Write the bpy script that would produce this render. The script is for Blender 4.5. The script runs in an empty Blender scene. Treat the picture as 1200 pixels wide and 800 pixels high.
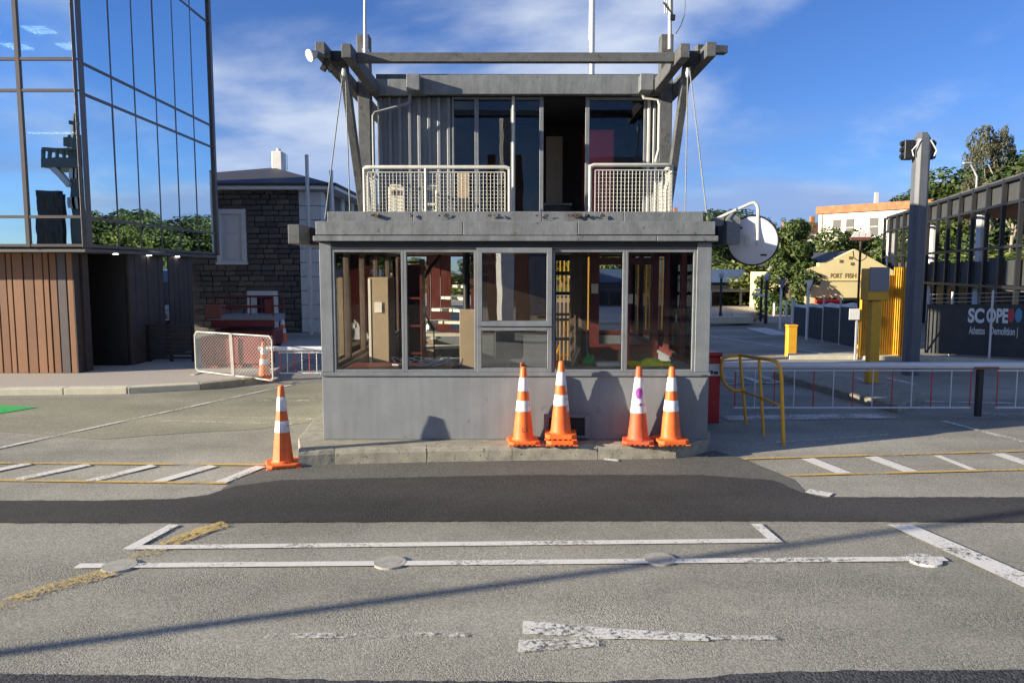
import bpy, bmesh, math, random
from mathutils import Vector, Matrix
R = math.radians
random.seed(7)
sc = bpy.context.scene
COL = sc.collection

# ------------------------------------------------------------------ camera
F = 867.0; CH = 2.1; PITCH = math.atan(82 / 867.0)
ca, sa = math.cos(PITCH), math.sin(PITCH)
cam_d = bpy.data.cameras.new('camera'); cam = bpy.data.objects.new('camera', cam_d); COL.objects.link(cam)
cam_d.sensor_width = 36; cam_d.lens = 36 * F / 1200.0; cam_d.clip_end = 2000; cam_d.clip_start = 0.05
cam.location = (0, 0, CH); cam.rotation_euler = (R(90) - PITCH, 0, 0)
sc.camera = cam

# ------------------------------------------------------------------ sky, sun, exposure
SUN_EL = R(15.0); SUN_AZ = R(252.0)      # azimuth: (sin, cos)
w = bpy.data.worlds.new('World'); sc.world = w; w.use_nodes = True
nt = w.node_tree; nt.nodes.clear()
def nd(t, **k):
    n = nt.nodes.new(t)
    for a, b in k.items(): setattr(n, a, b)
    return n
def lk(a, b): nt.links.new(a, b)
sky = nd('ShaderNodeTexSky', sky_type='NISHITA'); sky.sun_disc = False
sky.sun_elevation = SUN_EL; sky.sun_rotation = SUN_AZ; sky.air_density = 1.0; sky.dust_density = 0.1; sky.ozone_density = 3.0
tc = nd('ShaderNodeTexCoord'); sep = nd('ShaderNodeSeparateXYZ'); lk(tc.outputs['Generated'], sep.inputs[0])
# cloud layer: direction projected on a plane overhead
zz = nd('ShaderNodeMath', operation='MAXIMUM'); lk(sep.outputs['Z'], zz.inputs[0]); zz.inputs[1].default_value = 0.0
za = nd('ShaderNodeMath', operation='ADD'); lk(zz.outputs[0], za.inputs[0]); za.inputs[1].default_value = 0.22
dv = nd('ShaderNodeVectorMath', operation='DIVIDE')
cz = nd('ShaderNodeCombineXYZ'); [lk(za.outputs[0], cz.inputs[i]) for i in range(3)]
lk(tc.outputs['Generated'], dv.inputs[0]); lk(cz.outputs[0], dv.inputs[1])
mp = nd('ShaderNodeMapping'); mp.inputs['Location'].default_value = (10.5, 14.8, 3.4); mp.inputs['Scale'].default_value = (1.0, 1.0, 1.0)
lk(dv.outputs[0], mp.inputs[0])
n1 = nd('ShaderNodeTexNoise'); n1.inputs['Scale'].default_value = 0.95; n1.inputs['Detail'].default_value = 8; n1.inputs['Roughness'].default_value = 0.52; n1.inputs['Distortion'].default_value = 0.25
lk(mp.outputs[0], n1.inputs['Vector'])
cr = nd('ShaderNodeMapRange', interpolation_type='SMOOTHSTEP'); cr.inputs['From Min'].default_value = 0.485; cr.inputs['From Max'].default_value = 0.70; cr.clamp = True
lk(n1.outputs['Fac'], cr.inputs['Value'])
cm = nd('ShaderNodeMath', operation='MULTIPLY'); lk(cr.outputs[0], cm.inputs[0]); cm.inputs[1].default_value = 0.85
tint = nd('ShaderNodeMix', data_type='RGBA', blend_type='MULTIPLY'); tint.inputs[0].default_value = 1.0
lk(sky.outputs[0], tint.inputs[6]); tint.inputs[7].default_value = (0.58, 0.82, 1.36, 1)
mx0 = nd('ShaderNodeMix', data_type='RGBA'); lk(cm.outputs[0], mx0.inputs[0]); lk(tint.outputs[2], mx0.inputs[6]); mx0.inputs[7].default_value = (6.2, 6.8, 7.8, 1)
# grey-blue bank of cloud low over the horizon, all the way round
mp2 = nd('ShaderNodeMapping'); mp2.inputs['Location'].default_value = (0.7, 2.2, 0.1); mp2.inputs['Scale'].default_value = (2.2, 2.2, 13.0); lk(tc.outputs['Generated'], mp2.inputs[0])
n2 = nd('ShaderNodeTexNoise'); n2.inputs['Scale'].default_value = 1.0; n2.inputs['Detail'].default_value = 7; n2.inputs['Roughness'].default_value = 0.5; lk(mp2.outputs[0], n2.inputs['Vector'])
lo = nd('ShaderNodeMapRange', interpolation_type='SMOOTHSTEP'); lo.inputs['From Min'].default_value = 0.21; lo.inputs['From Max'].default_value = 0.09; lk(sep.outputs['Z'], lo.inputs['Value'])
b1 = nd('ShaderNodeMapRange', interpolation_type='SMOOTHSTEP'); b1.inputs['From Min'].default_value = 0.42; b1.inputs['From Max'].default_value = 0.58; lk(n2.outputs['Fac'], b1.inputs['Value'])
b2 = nd('ShaderNodeMath', operation='MULTIPLY'); lk(lo.outputs[0], b2.inputs[0]); lk(b1.outputs[0], b2.inputs[1])
b3 = nd('ShaderNodeMath', operation='MULTIPLY'); lk(b2.outputs[0], b3.inputs[0]); b3.inputs[1].default_value = 0.85
mx = nd('ShaderNodeMix', data_type='RGBA'); lk(b3.outputs[0], mx.inputs[0]); lk(mx0.outputs[2], mx.inputs[6]); mx.inputs[7].default_value = (2.4, 3.5, 6.2, 1)
bg = nd('ShaderNodeBackground'); bg.inputs['Strength'].default_value = 0.056; lk(mx.outputs[2], bg.inputs['Color'])
wo = nd('ShaderNodeOutputWorld'); lk(bg.outputs[0], wo.inputs['Surface'])

sun_d = bpy.data.lights.new('sun', 'SUN'); sun = bpy.data.objects.new('sun', sun_d); COL.objects.link(sun)
sun_d.energy = 5.0; sun_d.angle = R(0.53); sun_d.color = (1.0, 0.88, 0.69)
sdir = Vector((math.sin(SUN_AZ) * math.cos(SUN_EL), math.cos(SUN_AZ) * math.cos(SUN_EL), math.sin(SUN_EL)))
sun.rotation_euler = sdir.to_track_quat('Z', 'Y').to_euler(); sun.location = sdir * 60
sc.view_settings.view_transform = 'Standard'; sc.view_settings.look = 'None'; sc.view_settings.gamma = 1
sc.view_settings.exposure = 1.15
sc.cycles.transparent_max_bounces = 32; sc.cycles.max_bounces = 8

# ------------------------------------------------------------------ helpers
def ray(px, py):
    dx = (px - 600) / F; dvv = (400 - py) / F
    return Vector((dx, ca + dvv * sa, -sa + dvv * ca))
def P(px, py, Y):
    r = ray(px, py); t = Y / r.y; return Vector((r.x * t, Y, CH + r.z * t))
def G(px, py, z=0.0):
    r = ray(px, py); t = (z - CH) / r.z; return Vector((r.x * t, r.y * t, z))
def PX(px, Y, z):                       # world x seen at pixel column px at depth Y, height z
    return (px - 600) / F * (Y * ca - (z - CH) * sa)

class MB:
    def __init__(s): s.v = []; s.f = []
    def add(s, vs, fs):
        b = len(s.v); s.v += [Vector(v) for v in vs]; s.f += [tuple(b + i for i in f) for f in fs]; return s
    def box(s, x0, x1, y0, y1, z0, z1):
        if x0 > x1: x0, x1 = x1, x0
        if y0 > y1: y0, y1 = y1, y0
        if z0 > z1: z0, z1 = z1, z0
        return s.add([(x0,y0,z0),(x1,y0,z0),(x1,y1,z0),(x0,y1,z0),(x0,y0,z1),(x1,y0,z1),(x1,y1,z1),(x0,y1,z1)],
              [(0,3,2,1),(4,5,6,7),(0,1,5,4),(1,2,6,5),(2,3,7,6),(3,0,4,7)])
    def obox(s, c, size, M):            # oriented box
        hx, hy, hz = [q / 2 for q in size]; c = Vector(c)
        vs = [c + M @ Vector((a*hx, b*hy, d*hz)) for d in (-1,1) for a, b in ((-1,-1),(1,-1),(1,1),(-1,1))]
        return s.add(vs, [(0,3,2,1),(4,5,6,7),(0,1,5,4),(1,2,6,5),(2,3,7,6),(3,0,4,7)])
    def beam(s, a, b, wx, wz, up=(0,0,1)):   # rectangular bar from a to b
        a = Vector(a); b = Vector(b); d = (b - a); L = d.length; d.normalize()
        u = Vector(up)
        if abs(d.dot(u)) > .98: u = Vector((0,1,0))
        sx = d.cross(u).normalized(); uz = sx.cross(d).normalized()
        M = Matrix((sx, d, uz)).transposed()
        return s.obox((a + b) / 2, (wx, L, wz), M)
    def tube(s, pts, r, n=8, cap=True):
        pts = [Vector(p) for p in pts]; rs = r if isinstance(r, (list, tuple)) else [r] * len(pts)
        base = len(s.v); prev = None
        for i, p in enumerate(pts):
            if i == 0: d = pts[1] - p
            elif i == len(pts) - 1: d = p - pts[i-1]
            else: d = (pts[i+1] - p).normalized() + (p - pts[i-1]).normalized()
            d.normalize()
            if prev is None:
                u = Vector((0,0,1)) if abs(d.z) < .9 else Vector((1,0,0))
                x = d.cross(u).normalized()
            else:
                x = (prev - d * prev.dot(d)).normalized()
            prev = x; y = d.cross(x)
            for k in range(n):
                a = 2 * math.pi * k / n
                s.v.append(p + (x * math.cos(a) + y * math.sin(a)) * rs[i])
        for i in range(len(pts) - 1):
            for k in range(n):
                a = base + i*n + k; b = base + i*n + (k+1) % n
                s.f.append((a, b, b + n, a + n))
        if cap:
            s.f.append(tuple(base + k for k in reversed(range(n))))
            s.f.append(tuple(base + (len(pts)-1)*n + k for k in range(n)))
        return s
    def lathe(s, prof, n=16, c=(0,0,0), cap=True):
        base = len(s.v); c = Vector(c)
        for r, z in prof:
            for k in range(n):
                a = 2 * math.pi * (k + .5) / n; s.v.append(c + Vector((r*math.cos(a), r*math.sin(a), z)))
        for i in range(len(prof) - 1):
            for k in range(n):
                a = base + i*n + k; b = base + i*n + (k+1) % n
                s.f.append((a, b, b+n, a+n))
        if cap:
            s.f.append(tuple(base + k for k in reversed(range(n)))); s.f.append(tuple(base + (len(prof)-1)*n + k for k in range(n)))
        return s
    def prism(s, poly, z0, z1):
        n = len(poly); base = len(s.v)
        s.v += [Vector((p[0], p[1], z0)) for p in poly] + [Vector((p[0], p[1], z1)) for p in poly]
        s.f.append(tuple(base + i for i in reversed(range(n)))); s.f.append(tuple(base + n + i for i in range(n)))
        for i in range(n):
            j = (i+1) % n; s.f.append((base+i, base+j, base+n+j, base+n+i))
        return s
    def yprism(s, poly, y0, y1):         # polygon in x,z extruded along y
        n = len(poly); base = len(s.v)
        s.v += [Vector((p[0], y0, p[1])) for p in poly] + [Vector((p[0], y1, p[1])) for p in poly]
        s.f.append(tuple(base + i for i in range(n))); s.f.append(tuple(base + n + i for i in reversed(range(n))))
        for i in range(n):
            j = (i+1) % n; s.f.append((base+j, base+i, base+n+i, base+n+j))
        return s
    def quad(s, *p): return s.add(p, [tuple(range(len(p)))])

def tilt(mb, amp=.0022):       # panes never sit perfectly flat
    a, b_, c_ = (random.uniform(-amp, amp) for _ in range(3)); lo = Vector([min(v[i] for v in mb.v) for i in range(3)]); hi = Vector([max(v[i] for v in mb.v) for i in range(3)])
    thin = 0 if hi.x - lo.x < hi.y - lo.y else 1; al = 1 - thin
    for v in mb.v:
        v[thin] += a * (v.z - lo.z) + b_ * (v[al] - lo[al])
    return mb
ORG = {}
def org(o): return ORG.get(o.name, Vector((0,0,0))) if o else Vector((0,0,0))
def tag(o, label=None, cat=None, group=None, kind=None):
    if label: o['label'] = label
    if cat: o['category'] = cat
    if group: o['group'] = group
    if kind: o['kind'] = kind
    return o
def thing(name, label, cat, loc=(0,0,0), group=None):
    o = bpy.data.objects.new(name, None); COL.objects.link(o); o.empty_display_size = .1
    o.location = loc; ORG[o.name] = Vector(loc); return tag(o, label, cat, group)
def mesh_of(name, mb, off, bevel=0, smooth=False, m=None):
    me = bpy.data.meshes.new(name)
    me.from_pydata([tuple(v - off) for v in mb.v], [], mb.f)
    bm = bmesh.new(); bm.from_mesh(me)
    bmesh.ops.recalc_face_normals(bm, faces=bm.faces)
    if bevel:
        es = [e for e in bm.edges if len(e.link_faces) == 2 and e.calc_face_angle(0) > .5]
        if es: bmesh.ops.bevel(bm, geom=es, offset=bevel, segments=1, affect='EDGES', clamp_overlap=True)
    bm.to_mesh(me); bm.free()
    if smooth:
        for p in me.polygons: p.use_smooth = True
        if hasattr(me, 'set_sharp_from_angle'): me.set_sharp_from_angle(angle=R(38))
    if m: me.materials.append(m)
    return me
def obj(name, mb, m, parent=None, bevel=0, smooth=False, loc=None):
    """one mesh object; geometry is given in world metres (or in the thing's own frame when it is built at the origin)"""
    off = org(parent) if parent else (Vector(loc) if loc is not None else Vector((0,0,0)))
    me = mesh_of(name, mb, off, bevel, smooth, m)
    o = bpy.data.objects.new(name, me); COL.objects.link(o)
    if parent: o.parent = parent; ORG[o.name] = off
    else: o.location = off; ORG[o.name] = off
    return o
def share(name, src, parent, loc, rot=(0,0,0), scale=(1,1,1)):
    o = bpy.data.objects.new(name, src); COL.objects.link(o); o.parent = parent
    o.location = Vector(loc) - org(parent); o.rotation_euler = rot; o.scale = scale; return o
def copy_tree(o, loc=None, rotz=None, label=None, parent=None, scale=None):
    c = o.copy(); COL.objects.link(c); c.parent = parent
    if loc is not None: c.location = loc
    if rotz is not None: c.rotation_euler = (0, 0, rotz)
    if label: c['label'] = label
    if scale: c.scale = scale
    for ch in list(o.children): copy_tree(ch, parent=c)
    return c

# ------------------------------------------------------------------ materials
def newmat(name):
    m = bpy.data.materials.new(name); m.use_nodes = True
    return m, m.node_tree, m.node_tree.nodes['Principled BSDF']
def pm(name, col, rough=.6, var=.18, scale=3.0, bump=.0, bscale=60., metal=0, spec=.5, stain=None, stain_amt=.0, stain_scale=6, island=0.0, streak=0.0):
    m, t, b = newmat(name); N = t.nodes; L = t.links
    tc = N.new('ShaderNodeTexCoord')
    n = N.new('ShaderNodeTexNoise'); n.inputs['Scale'].default_value = scale; n.inputs['Detail'].default_value = 8; n.inputs['Roughness'].default_value = .62
    L.new(tc.outputs['Object'], n.inputs['Vector'])
    r = N.new('ShaderNodeMapRange'); r.inputs['From Min'].default_value = .3; r.inputs['From Max'].default_value = .7
    r.inputs['To Min'].default_value = 1 - var; r.inputs['To Max'].default_value = 1 + var
    L.new(n.outputs['Fac'], r.inputs['Value'])
    x = N.new('ShaderNodeMix'); x.data_type = 'RGBA'; x.blend_type = 'MULTIPLY'; x.inputs[0].default_value = 1
    x.inputs[6].default_value = (*col, 1); L.new(r.outputs[0], x.inputs[7])
    out = x.outputs[2]
    if island:
        g = N.new('ShaderNodeNewGeometry'); r3 = N.new('ShaderNodeMapRange'); r3.inputs['To Min'].default_value = 1 - island; r3.inputs['To Max'].default_value = 1 + island
        L.new(g.outputs['Random Per Island'], r3.inputs['Value'])
        y = N.new('ShaderNodeMix'); y.data_type = 'RGBA'; y.blend_type = 'MULTIPLY'; y.inputs[0].default_value = 1
        L.new(out, y.inputs[6]); L.new(r3.outputs[0], y.inputs[7]); out = y.outputs[2]
    if streak:
        mpp = N.new('ShaderNodeMapping'); mpp.inputs['Scale'].default_value = (9, 9, .7); L.new(tc.outputs['Object'], mpp.inputs[0])
        n4 = N.new('ShaderNodeTexNoise'); n4.inputs['Scale'].default_value = 1.0; n4.inputs['Detail'].default_value = 6; n4.inputs['Roughness'].default_value = .65; L.new(mpp.outputs[0], n4.inputs['Vector'])
        r4 = N.new('ShaderNodeMapRange'); r4.inputs['From Min'].default_value = .38; r4.inputs['From Max'].default_value = .68; r4.inputs['To Min'].default_value = 1 + streak * .25; r4.inputs['To Max'].default_value = 1 - streak
        L.new(n4.outputs['Fac'], r4.inputs['Value'])
        y = N.new('ShaderNodeMix'); y.data_type = 'RGBA'; y.blend_type = 'MULTIPLY'; y.inputs[0].default_value = 1
        L.new(out, y.inputs[6]); L.new(r4.outputs[0], y.inputs[7]); out = y.outputs[2]
    if stain:
        n3 = N.new('ShaderNodeTexNoise'); n3.inputs['Scale'].default_value = stain_scale; n3.inputs['Detail'].default_value = 10; n3.inputs['Roughness'].default_value = .7
        L.new(tc.outputs['Object'], n3.inputs['Vector'])
        r2 = N.new('ShaderNodeMapRange'); r2.inputs['From Min'].default_value = .68 - stain_amt; r2.inputs['From Max'].default_value = .72 - stain_amt * .7
        L.new(n3.outputs['Fac'], r2.inputs['Value'])
        y = N.new('ShaderNodeMix'); y.data_type = 'RGBA'; L.new(r2.outputs[0], y.inputs[0]); L.new(out, y.inputs[6]); y.inputs[7].default_value = (*stain, 1)
        out = y.outputs[2]
    L.new(out, b.inputs['Base Color'])
    b.inputs['Roughness'].default_value = rough; b.inputs['Metallic'].default_value = metal
    b.inputs['Specular IOR Level'].default_value = spec
    if bump:
        n2 = N.new('ShaderNodeTexNoise'); n2.inputs['Scale'].default_value = bscale; n2.inputs['Detail'].default_value = 6
        L.new(tc.outputs['Object'], n2.inputs['Vector'])
        bp = N.new('ShaderNodeBump'); bp.inputs['Strength'].default_value = .6; bp.inputs['Distance'].default_value = bump
        L.new(n2.outputs['Fac'], bp.inputs['Height']); L.new(bp.outputs[0], b.inputs['Normal'])
    return m

def asphalt(name, c_lo, c_hi, chip=65., chip_amt=.55, bump=.006, rough=.85):
    m, t, b = newmat(name); N = t.nodes; L = t.links
    tc = N.new('ShaderNodeTexCoord')
    def noise(s, d=6, r=.6):
        n = N.new('ShaderNodeTexNoise'); n.inputs['Scale'].default_value = s; n.inputs['Detail'].default_value = d; n.inputs['Roughness'].default_value = r
        L.new(tc.outputs['Object'], n.inputs['Vector']); return n
    mpd = N.new('ShaderNodeMapping'); mpd.inputs['Scale'].default_value = (.16, .9, 1); L.new(tc.outputs['Object'], mpd.inputs[0])
    drift = N.new('ShaderNodeTexNoise'); drift.inputs['Scale'].default_value = 1.0; drift.inputs['Detail'].default_value = 5; L.new(mpd.outputs[0], drift.inputs['Vector'])
    big = noise(.35, 6, .65); r = N.new('ShaderNodeMapRange'); r.inputs['From Min'].default_value = .3; r.inputs['From Max'].default_value = .7
    av = N.new('ShaderNodeMath'); av.operation = 'MULTIPLY_ADD'; L.new(drift.outputs['Fac'], av.inputs[0]); av.inputs[1].default_value = .9; L.new(big.outputs['Fac'], av.inputs[2])
    r.inputs['From Min'].default_value = .75; r.inputs['From Max'].default_value = 1.15
    L.new(av.outputs[0], r.inputs['Value'])
    x = N.new('ShaderNodeMix'); x.data_type = 'RGBA'; L.new(r.outputs[0], x.inputs[0]); x.inputs[6].default_value = (*c_lo, 1); x.inputs[7].default_value = (*c_hi, 1)
    v = N.new('ShaderNodeTexVoronoi'); v.inputs['Scale'].default_value = chip; v.inputs['Randomness'].default_value = 1.0; L.new(tc.outputs['Object'], v.inputs['Vector'])
    hs = N.new('ShaderNodeSeparateColor'); L.new(v.outputs['Color'], hs.inputs[0])
    r2 = N.new('ShaderNodeMapRange'); r2.inputs['To Min'].default_value = 1 - chip_amt; r2.inputs['To Max'].default_value = 1 + chip_amt
    L.new(hs.outputs[0], r2.inputs['Value'])
    y = N.new('ShaderNodeMix'); y.data_type = 'RGBA'; y.blend_type = 'MULTIPLY'; y.inputs[0].default_value = 1
    L.new(x.outputs[2], y.inputs[6]); L.new(r2.outputs[0], y.inputs[7])
    # pits between the stones, gathered in worn patches
    pat = noise(1.3, 4); r3 = N.new('ShaderNodeMapRange'); r3.inputs['From Min'].default_value = .42; r3.inputs['From Max'].default_value = .62
    L.new(pat.outputs['Fac'], r3.inputs['Value'])
    v2 = noise(55, 3, .7); r4 = N.new('ShaderNodeMapRange'); r4.inputs['From Min'].default_value = .55; r4.inputs['From Max'].default_value = .64
    L.new(v2.outputs['Fac'], r4.inputs['Value'])
    mu = N.new('ShaderNodeMath'); mu.operation = 'MULTIPLY'; L.new(r3.outputs[0], mu.inputs[0]); L.new(r4.outputs[0], mu.inputs[1])
    mm = N.new('ShaderNodeMath'); mm.operation = 'MULTIPLY'; L.new(mu.outputs[0], mm.inputs[0]); mm.inputs[1].default_value = .75 if chip_amt > .32 else .25
    z = N.new('ShaderNodeMix'); z.data_type = 'RGBA'; L.new(mm.outputs[0], z.inputs[0]); L.new(y.outputs[2], z.inputs[6]); z.inputs[7].default_value = (.02, .02, .02, 1)
    L.new(z.outputs[2], b.inputs['Base Color'])
    b.inputs['Roughness'].default_value = rough; b.inputs['Specular IOR Level'].default_value = .25
    hn = noise(110, 4); ad = N.new('ShaderNodeMath'); ad.operation = 'MULTIPLY_ADD'
    L.new(v.outputs['Distance'], ad.inputs[0]); ad.inputs[1].default_value = -1.0; L.new(hn.outputs['Fac'], ad.inputs[2])
    bp = N.new('ShaderNodeBump'); bp.inputs['Strength'].default_value = .55; bp.inputs['Distance'].default_value = bump
    rb_ = N.new('ShaderNodeMapRange'); rb_.inputs['To Min'].default_value = .45; rb_.inputs['To Max'].default_value = 2.0; L.new(r3.outputs[0], rb_.inputs['Value'])
    hm = N.new('ShaderNodeMath'); hm.operation = 'MULTIPLY'; L.new(ad.outputs[0], hm.inputs[0]); L.new(rb_.outputs[0], hm.inputs[1])
    L.new(hm.outputs[0], bp.inputs['Height']); L.new(bp.outputs[0], b.inputs['Normal'])
    return m
def paint(name, col, wear, scale=40.):
    m, t, b = newmat(name); N = t.nodes; L = t.links
    tc = N.new('ShaderNodeTexCoord')
    n = N.new('ShaderNodeTexNoise'); n.inputs['Scale'].default_value = scale; n.inputs['Detail'].default_value = 9; n.inputs['Roughness'].default_value = .75
    n2 = N.new('ShaderNodeTexNoise'); n2.inputs['Scale'].default_value = 2.2; n2.inputs['Detail'].default_value = 4
    L.new(tc.outputs['Object'], n.inputs['Vector']); L.new(tc.outputs['Object'], n2.inputs['Vector'])
    a = N.new('ShaderNodeMath'); a.operation = 'MULTIPLY_ADD'; L.new(n2.outputs['Fac'], a.inputs[0]); a.inputs[1].default_value = .55; L.new(n.outputs['Fac'], a.inputs[2])
    r = N.new('ShaderNodeMapRange'); c = .55 + .5 * wear
    r.inputs['From Min'].default_value = c - .05; r.inputs['From Max'].default_value = c + .06
    L.new(a.outputs[0], r.inputs['Value'])
    tr = N.new('ShaderNodeBsdfTransparent'); mix = N.new('ShaderNodeMixShader')
    L.new(r.outputs[0], mix.inputs[0]); L.new(tr.outputs[0], mix.inputs[1]); L.new(b.outputs[0], mix.inputs[2])
    v = N.new('ShaderNodeMapRange'); v.inputs['To Min'].default_value = .72; v.inputs['To Max'].default_value = 1.1; L.new(n.outputs['Fac'], v.inputs['Value'])
    x = N.new('ShaderNodeMix'); x.data_type = 'RGBA'; x.blend_type = 'MULTIPLY'; x.inputs[0].default_value = 1; x.inputs[6].default_value = (*col, 1); L.new(v.outputs[0], x.inputs[7])
    L.new(x.outputs[2], b.inputs['Base Color']); b.inputs['Roughness'].default_value = .7
    bp = N.new('ShaderNodeBump'); bp.inputs['Strength'].default_value = .5; bp.inputs['Distance'].default_value = .004
    L.new(n.outputs['Fac'], bp.inputs['Height']); L.new(bp.outputs[0], b.inputs['Normal'])
    out = N['Material Output']; L.new(mix.outputs[0], out.inputs['Surface'])
    return m
def glass(name, tint, refl, ior=1.5, gloss=(1,1,1), wob=0.0):
    """thin pane: transparent + mirror; refl is added to the fresnel share"""
    m, t, b = newmat(name); N = t.nodes; L = t.links; N.remove(b)
    tr = N.new('ShaderNodeBsdfTransparent'); tr.inputs[0].default_value = (*tint, 1)
    gl = N.new('ShaderNodeBsdfGlossy'); gl.inputs['Roughness'].default_value = .004; gl.inputs[0].default_value = (*gloss, 1)
    fr = N.new('ShaderNodeLayerWeight'); fr.inputs['Blend'].default_value = .18
    ad = N.new('ShaderNodeMath'); ad.operation = 'ADD'; ad.use_clamp = True; L.new(fr.outputs['Fresnel'], ad.inputs[0]); ad.inputs[1].default_value = refl
    mix = N.new('ShaderNodeMixShader'); L.new(ad.outputs[0], mix.inputs[0]); L.new(tr.outputs[0], mix.inputs[1]); L.new(gl.outputs[0], mix.inputs[2])
    if wob:
        tc = N.new('ShaderNodeTexCoord'); n = N.new('ShaderNodeTexNoise'); n.inputs['Scale'].default_value = 1.6; n.inputs['Detail'].default_value = 1
        L.new(tc.outputs['Object'], n.inputs['Vector']); bp = N.new('ShaderNodeBump'); bp.inputs['Distance'].default_value = wob; bp.inputs['Strength'].default_value = 1
        L.new(n.outputs['Fac'], bp.inputs['Height']); L.new(bp.outputs[0], gl.inputs['Normal'])
    L.new(mix.outputs[0], N['Material Output'].inputs['Surface']); return m
def emit(name, col, s):
    m, t, b = newmat(name); b.inputs['Base Color'].default_value = (*col, 1); b.inputs['Emission Color'].default_value = (*col, 1); b.inputs['Emission Strength'].default_value = s; return m
def leafmat(name, c1, c2):
    m, t, b = newmat(name); N = t.nodes; L = t.links
    g = N.new('ShaderNodeNewGeometry'); x = N.new('ShaderNodeMix'); x.data_type = 'RGBA'; L.new(g.outputs['Random Per Island'], x.inputs[0])
    x.inputs[6].default_value = (*c1, 1); x.inputs[7].default_value = (*c2, 1); L.new(x.outputs[2], b.inputs['Base Color'])
    b.inputs['Roughness'].default_value = .55
    tl = N.new('ShaderNodeBsdfTranslucent'); L.new(x.outputs[2], tl.inputs[0]); mix = N.new('ShaderNodeMixShader'); mix.inputs[0].default_value = .25
    L.new(b.outputs[0], mix.inputs[1]); L.new(tl.outputs[0], mix.inputs[2]); L.new(mix.outputs[0], N['Material Output'].inputs['Surface']); return m

M = {}
M['road'] = asphalt('road_asphalt', (.225,.217,.18), (.37,.355,.295), chip=115, chip_amt=.33, bump=.0026)
M['patch'] = asphalt('dark_asphalt', (.040,.039,.037), (.066,.064,.060), chip=80, chip_amt=.3, bump=.003)
M['patch2'] = asphalt('mid_asphalt', (.105,.102,.090), (.15,.145,.127), chip=80, chip_amt=.3, bump=.003)
M['light_road'] = asphalt('pale_asphalt', (.20,.195,.145), (.32,.31,.225), chip=80, chip_amt=.25, bump=.002)
M['seal'] = asphalt('near_seal', (.05,.052,.058), (.075,.077,.082), chip=70, chip_amt=.45)
M['white_paint'] = paint('white_road_paint', (.76,.74,.68), .24)
M['white_worn'] = paint('worn_white_road_paint', (.74,.72,.66), .40)
M['white_faint'] = paint('faint_white_road_paint', (.70,.68,.62), .56)
M['yellow_paint'] = paint('yellow_road_paint', (.66,.44,.12), .30)
M['yellow_worn'] = paint('worn_yellow_road_paint', (.60,.44,.16), .50)
M['green_paint'] = paint('green_road_paint', (.03,.45,.10), .2)
M['concrete'] = pm('kerb_concrete', (.30,.28,.22), .9, .3, 9, .006, 70, stain=(.12,.11,.09), stain_amt=.12, stain_scale=18)
M['pale_conc'] = pm('pale_kerb_concrete', (.55,.52,.40), .9, .12, 5, .003, 60)
M['paving'] = pm('exposed_aggregate', (.40,.36,.31), .9, .25, 30, .004, 120)
M['grey_wall'] = pm('grey_painted_panel', (.205,.222,.236), .6, .10, 2.6, .002, 14, stain=(.15,.15,.145), stain_amt=.045, stain_scale=7, streak=.13)
M['grey'] = pm('grey_trim_paint', (.18,.195,.208), .5, .14, 6, .0015, 45, stain=(.10,.095,.085), stain_amt=.06, stain_scale=18, streak=.15)
M['fascia'] = pm('weathered_grey_fascia', (.165,.178,.185), .6, .18, 6, .005, 22, stain=(.07,.066,.058), stain_amt=.06, stain_scale=10, streak=.28)
M['timber'] = pm('weathered_grey_timber', (.095,.10,.102), .75, .28, 7, .005, 50, stain=(.05,.047,.042), stain_amt=.12, stain_scale=10)
M['rib'] = pm('grey_ribbed_steel', (.20,.215,.235), .45, .08, 3, streak=.18)
M['rail'] = pm('cream_white_steel', (.54,.535,.47), .5, .12, 9, stain=(.30,.22,.14), stain_amt=.05, stain_scale=30)
M['white'] = pm('white_paint', (.74,.73,.70), .5, .06, 5)
M['plastic'] = pm('aged_white_plastic', (.66,.63,.50), .5, .1, 9, stain=(.2,.18,.15), stain_amt=.06, stain_scale=14)
M['maroon'] = pm('maroon_timber', (.13,.028,.022), .45, .2, 6)
M['redbox'] = pm('red_cabinet', (.58,.035,.045), .4, .1, 6)
M['tan'] = pm('tan_board', (.40,.30,.19), .7, .1, 6)
M['brown_dark'] = pm('dark_brown_timber', (.06,.04,.028), .6, .25, 6)
M['ceiling'] = pm('stained_ceiling', (.30,.26,.21), .8, .15, 2)
M['lino'] = pm('dusty_floor', (.10,.085,.07), .8, .3, 4)
M['black'] = pm('black_metal', (.014,.014,.015), .5, .2, 6)
M['dark'] = pm('dark_steel_paint', (.018,.018,.020), .5, .15, 6)
M['cable'] = pm('pale_cable', (.5,.5,.48), .6, .1, 9)
M['rope'] = pm('grey_rope', (.22,.23,.22), .8, .2, 30)
M['pane'] = glass('clear_window_glass', (.95,.955,.95), .008)
M['pane_mid'] = glass('tinted_window_glass', (.74,.76,.76), .17, wob=.0012)
M['pane_up'] = glass('dim_window_glass', (.88,.89,.90), .022, wob=.001)
M['facade'] = glass('blue_facade_glass', (.45,.52,.60), .80, gloss=(.88,.98,1.0), wob=.0006)
M['orange'] = pm('orange_cone_rubber', (.92,.17,.03), .5, .16, 7, stain=(.30,.07,.03), stain_amt=.08, stain_scale=9, streak=.30)
M['orange_old'] = pm('faded_cone_rubber', (.70,.12,.04), .55, .22, 9, stain=(.20,.06,.04), stain_amt=.12, stain_scale=8, streak=.4)
M['band'] = pm('white_reflective_band', (.78,.77,.76), .4, .15, 14, stain=(.30,.28,.27), stain_amt=.10, stain_scale=13, streak=.25)
M['purple'] = pm('purple_print', (.28,.05,.30), .5, .2, 10)
M['print'] = pm('black_print', (.02,.02,.02), .5, .1, 9)
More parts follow.
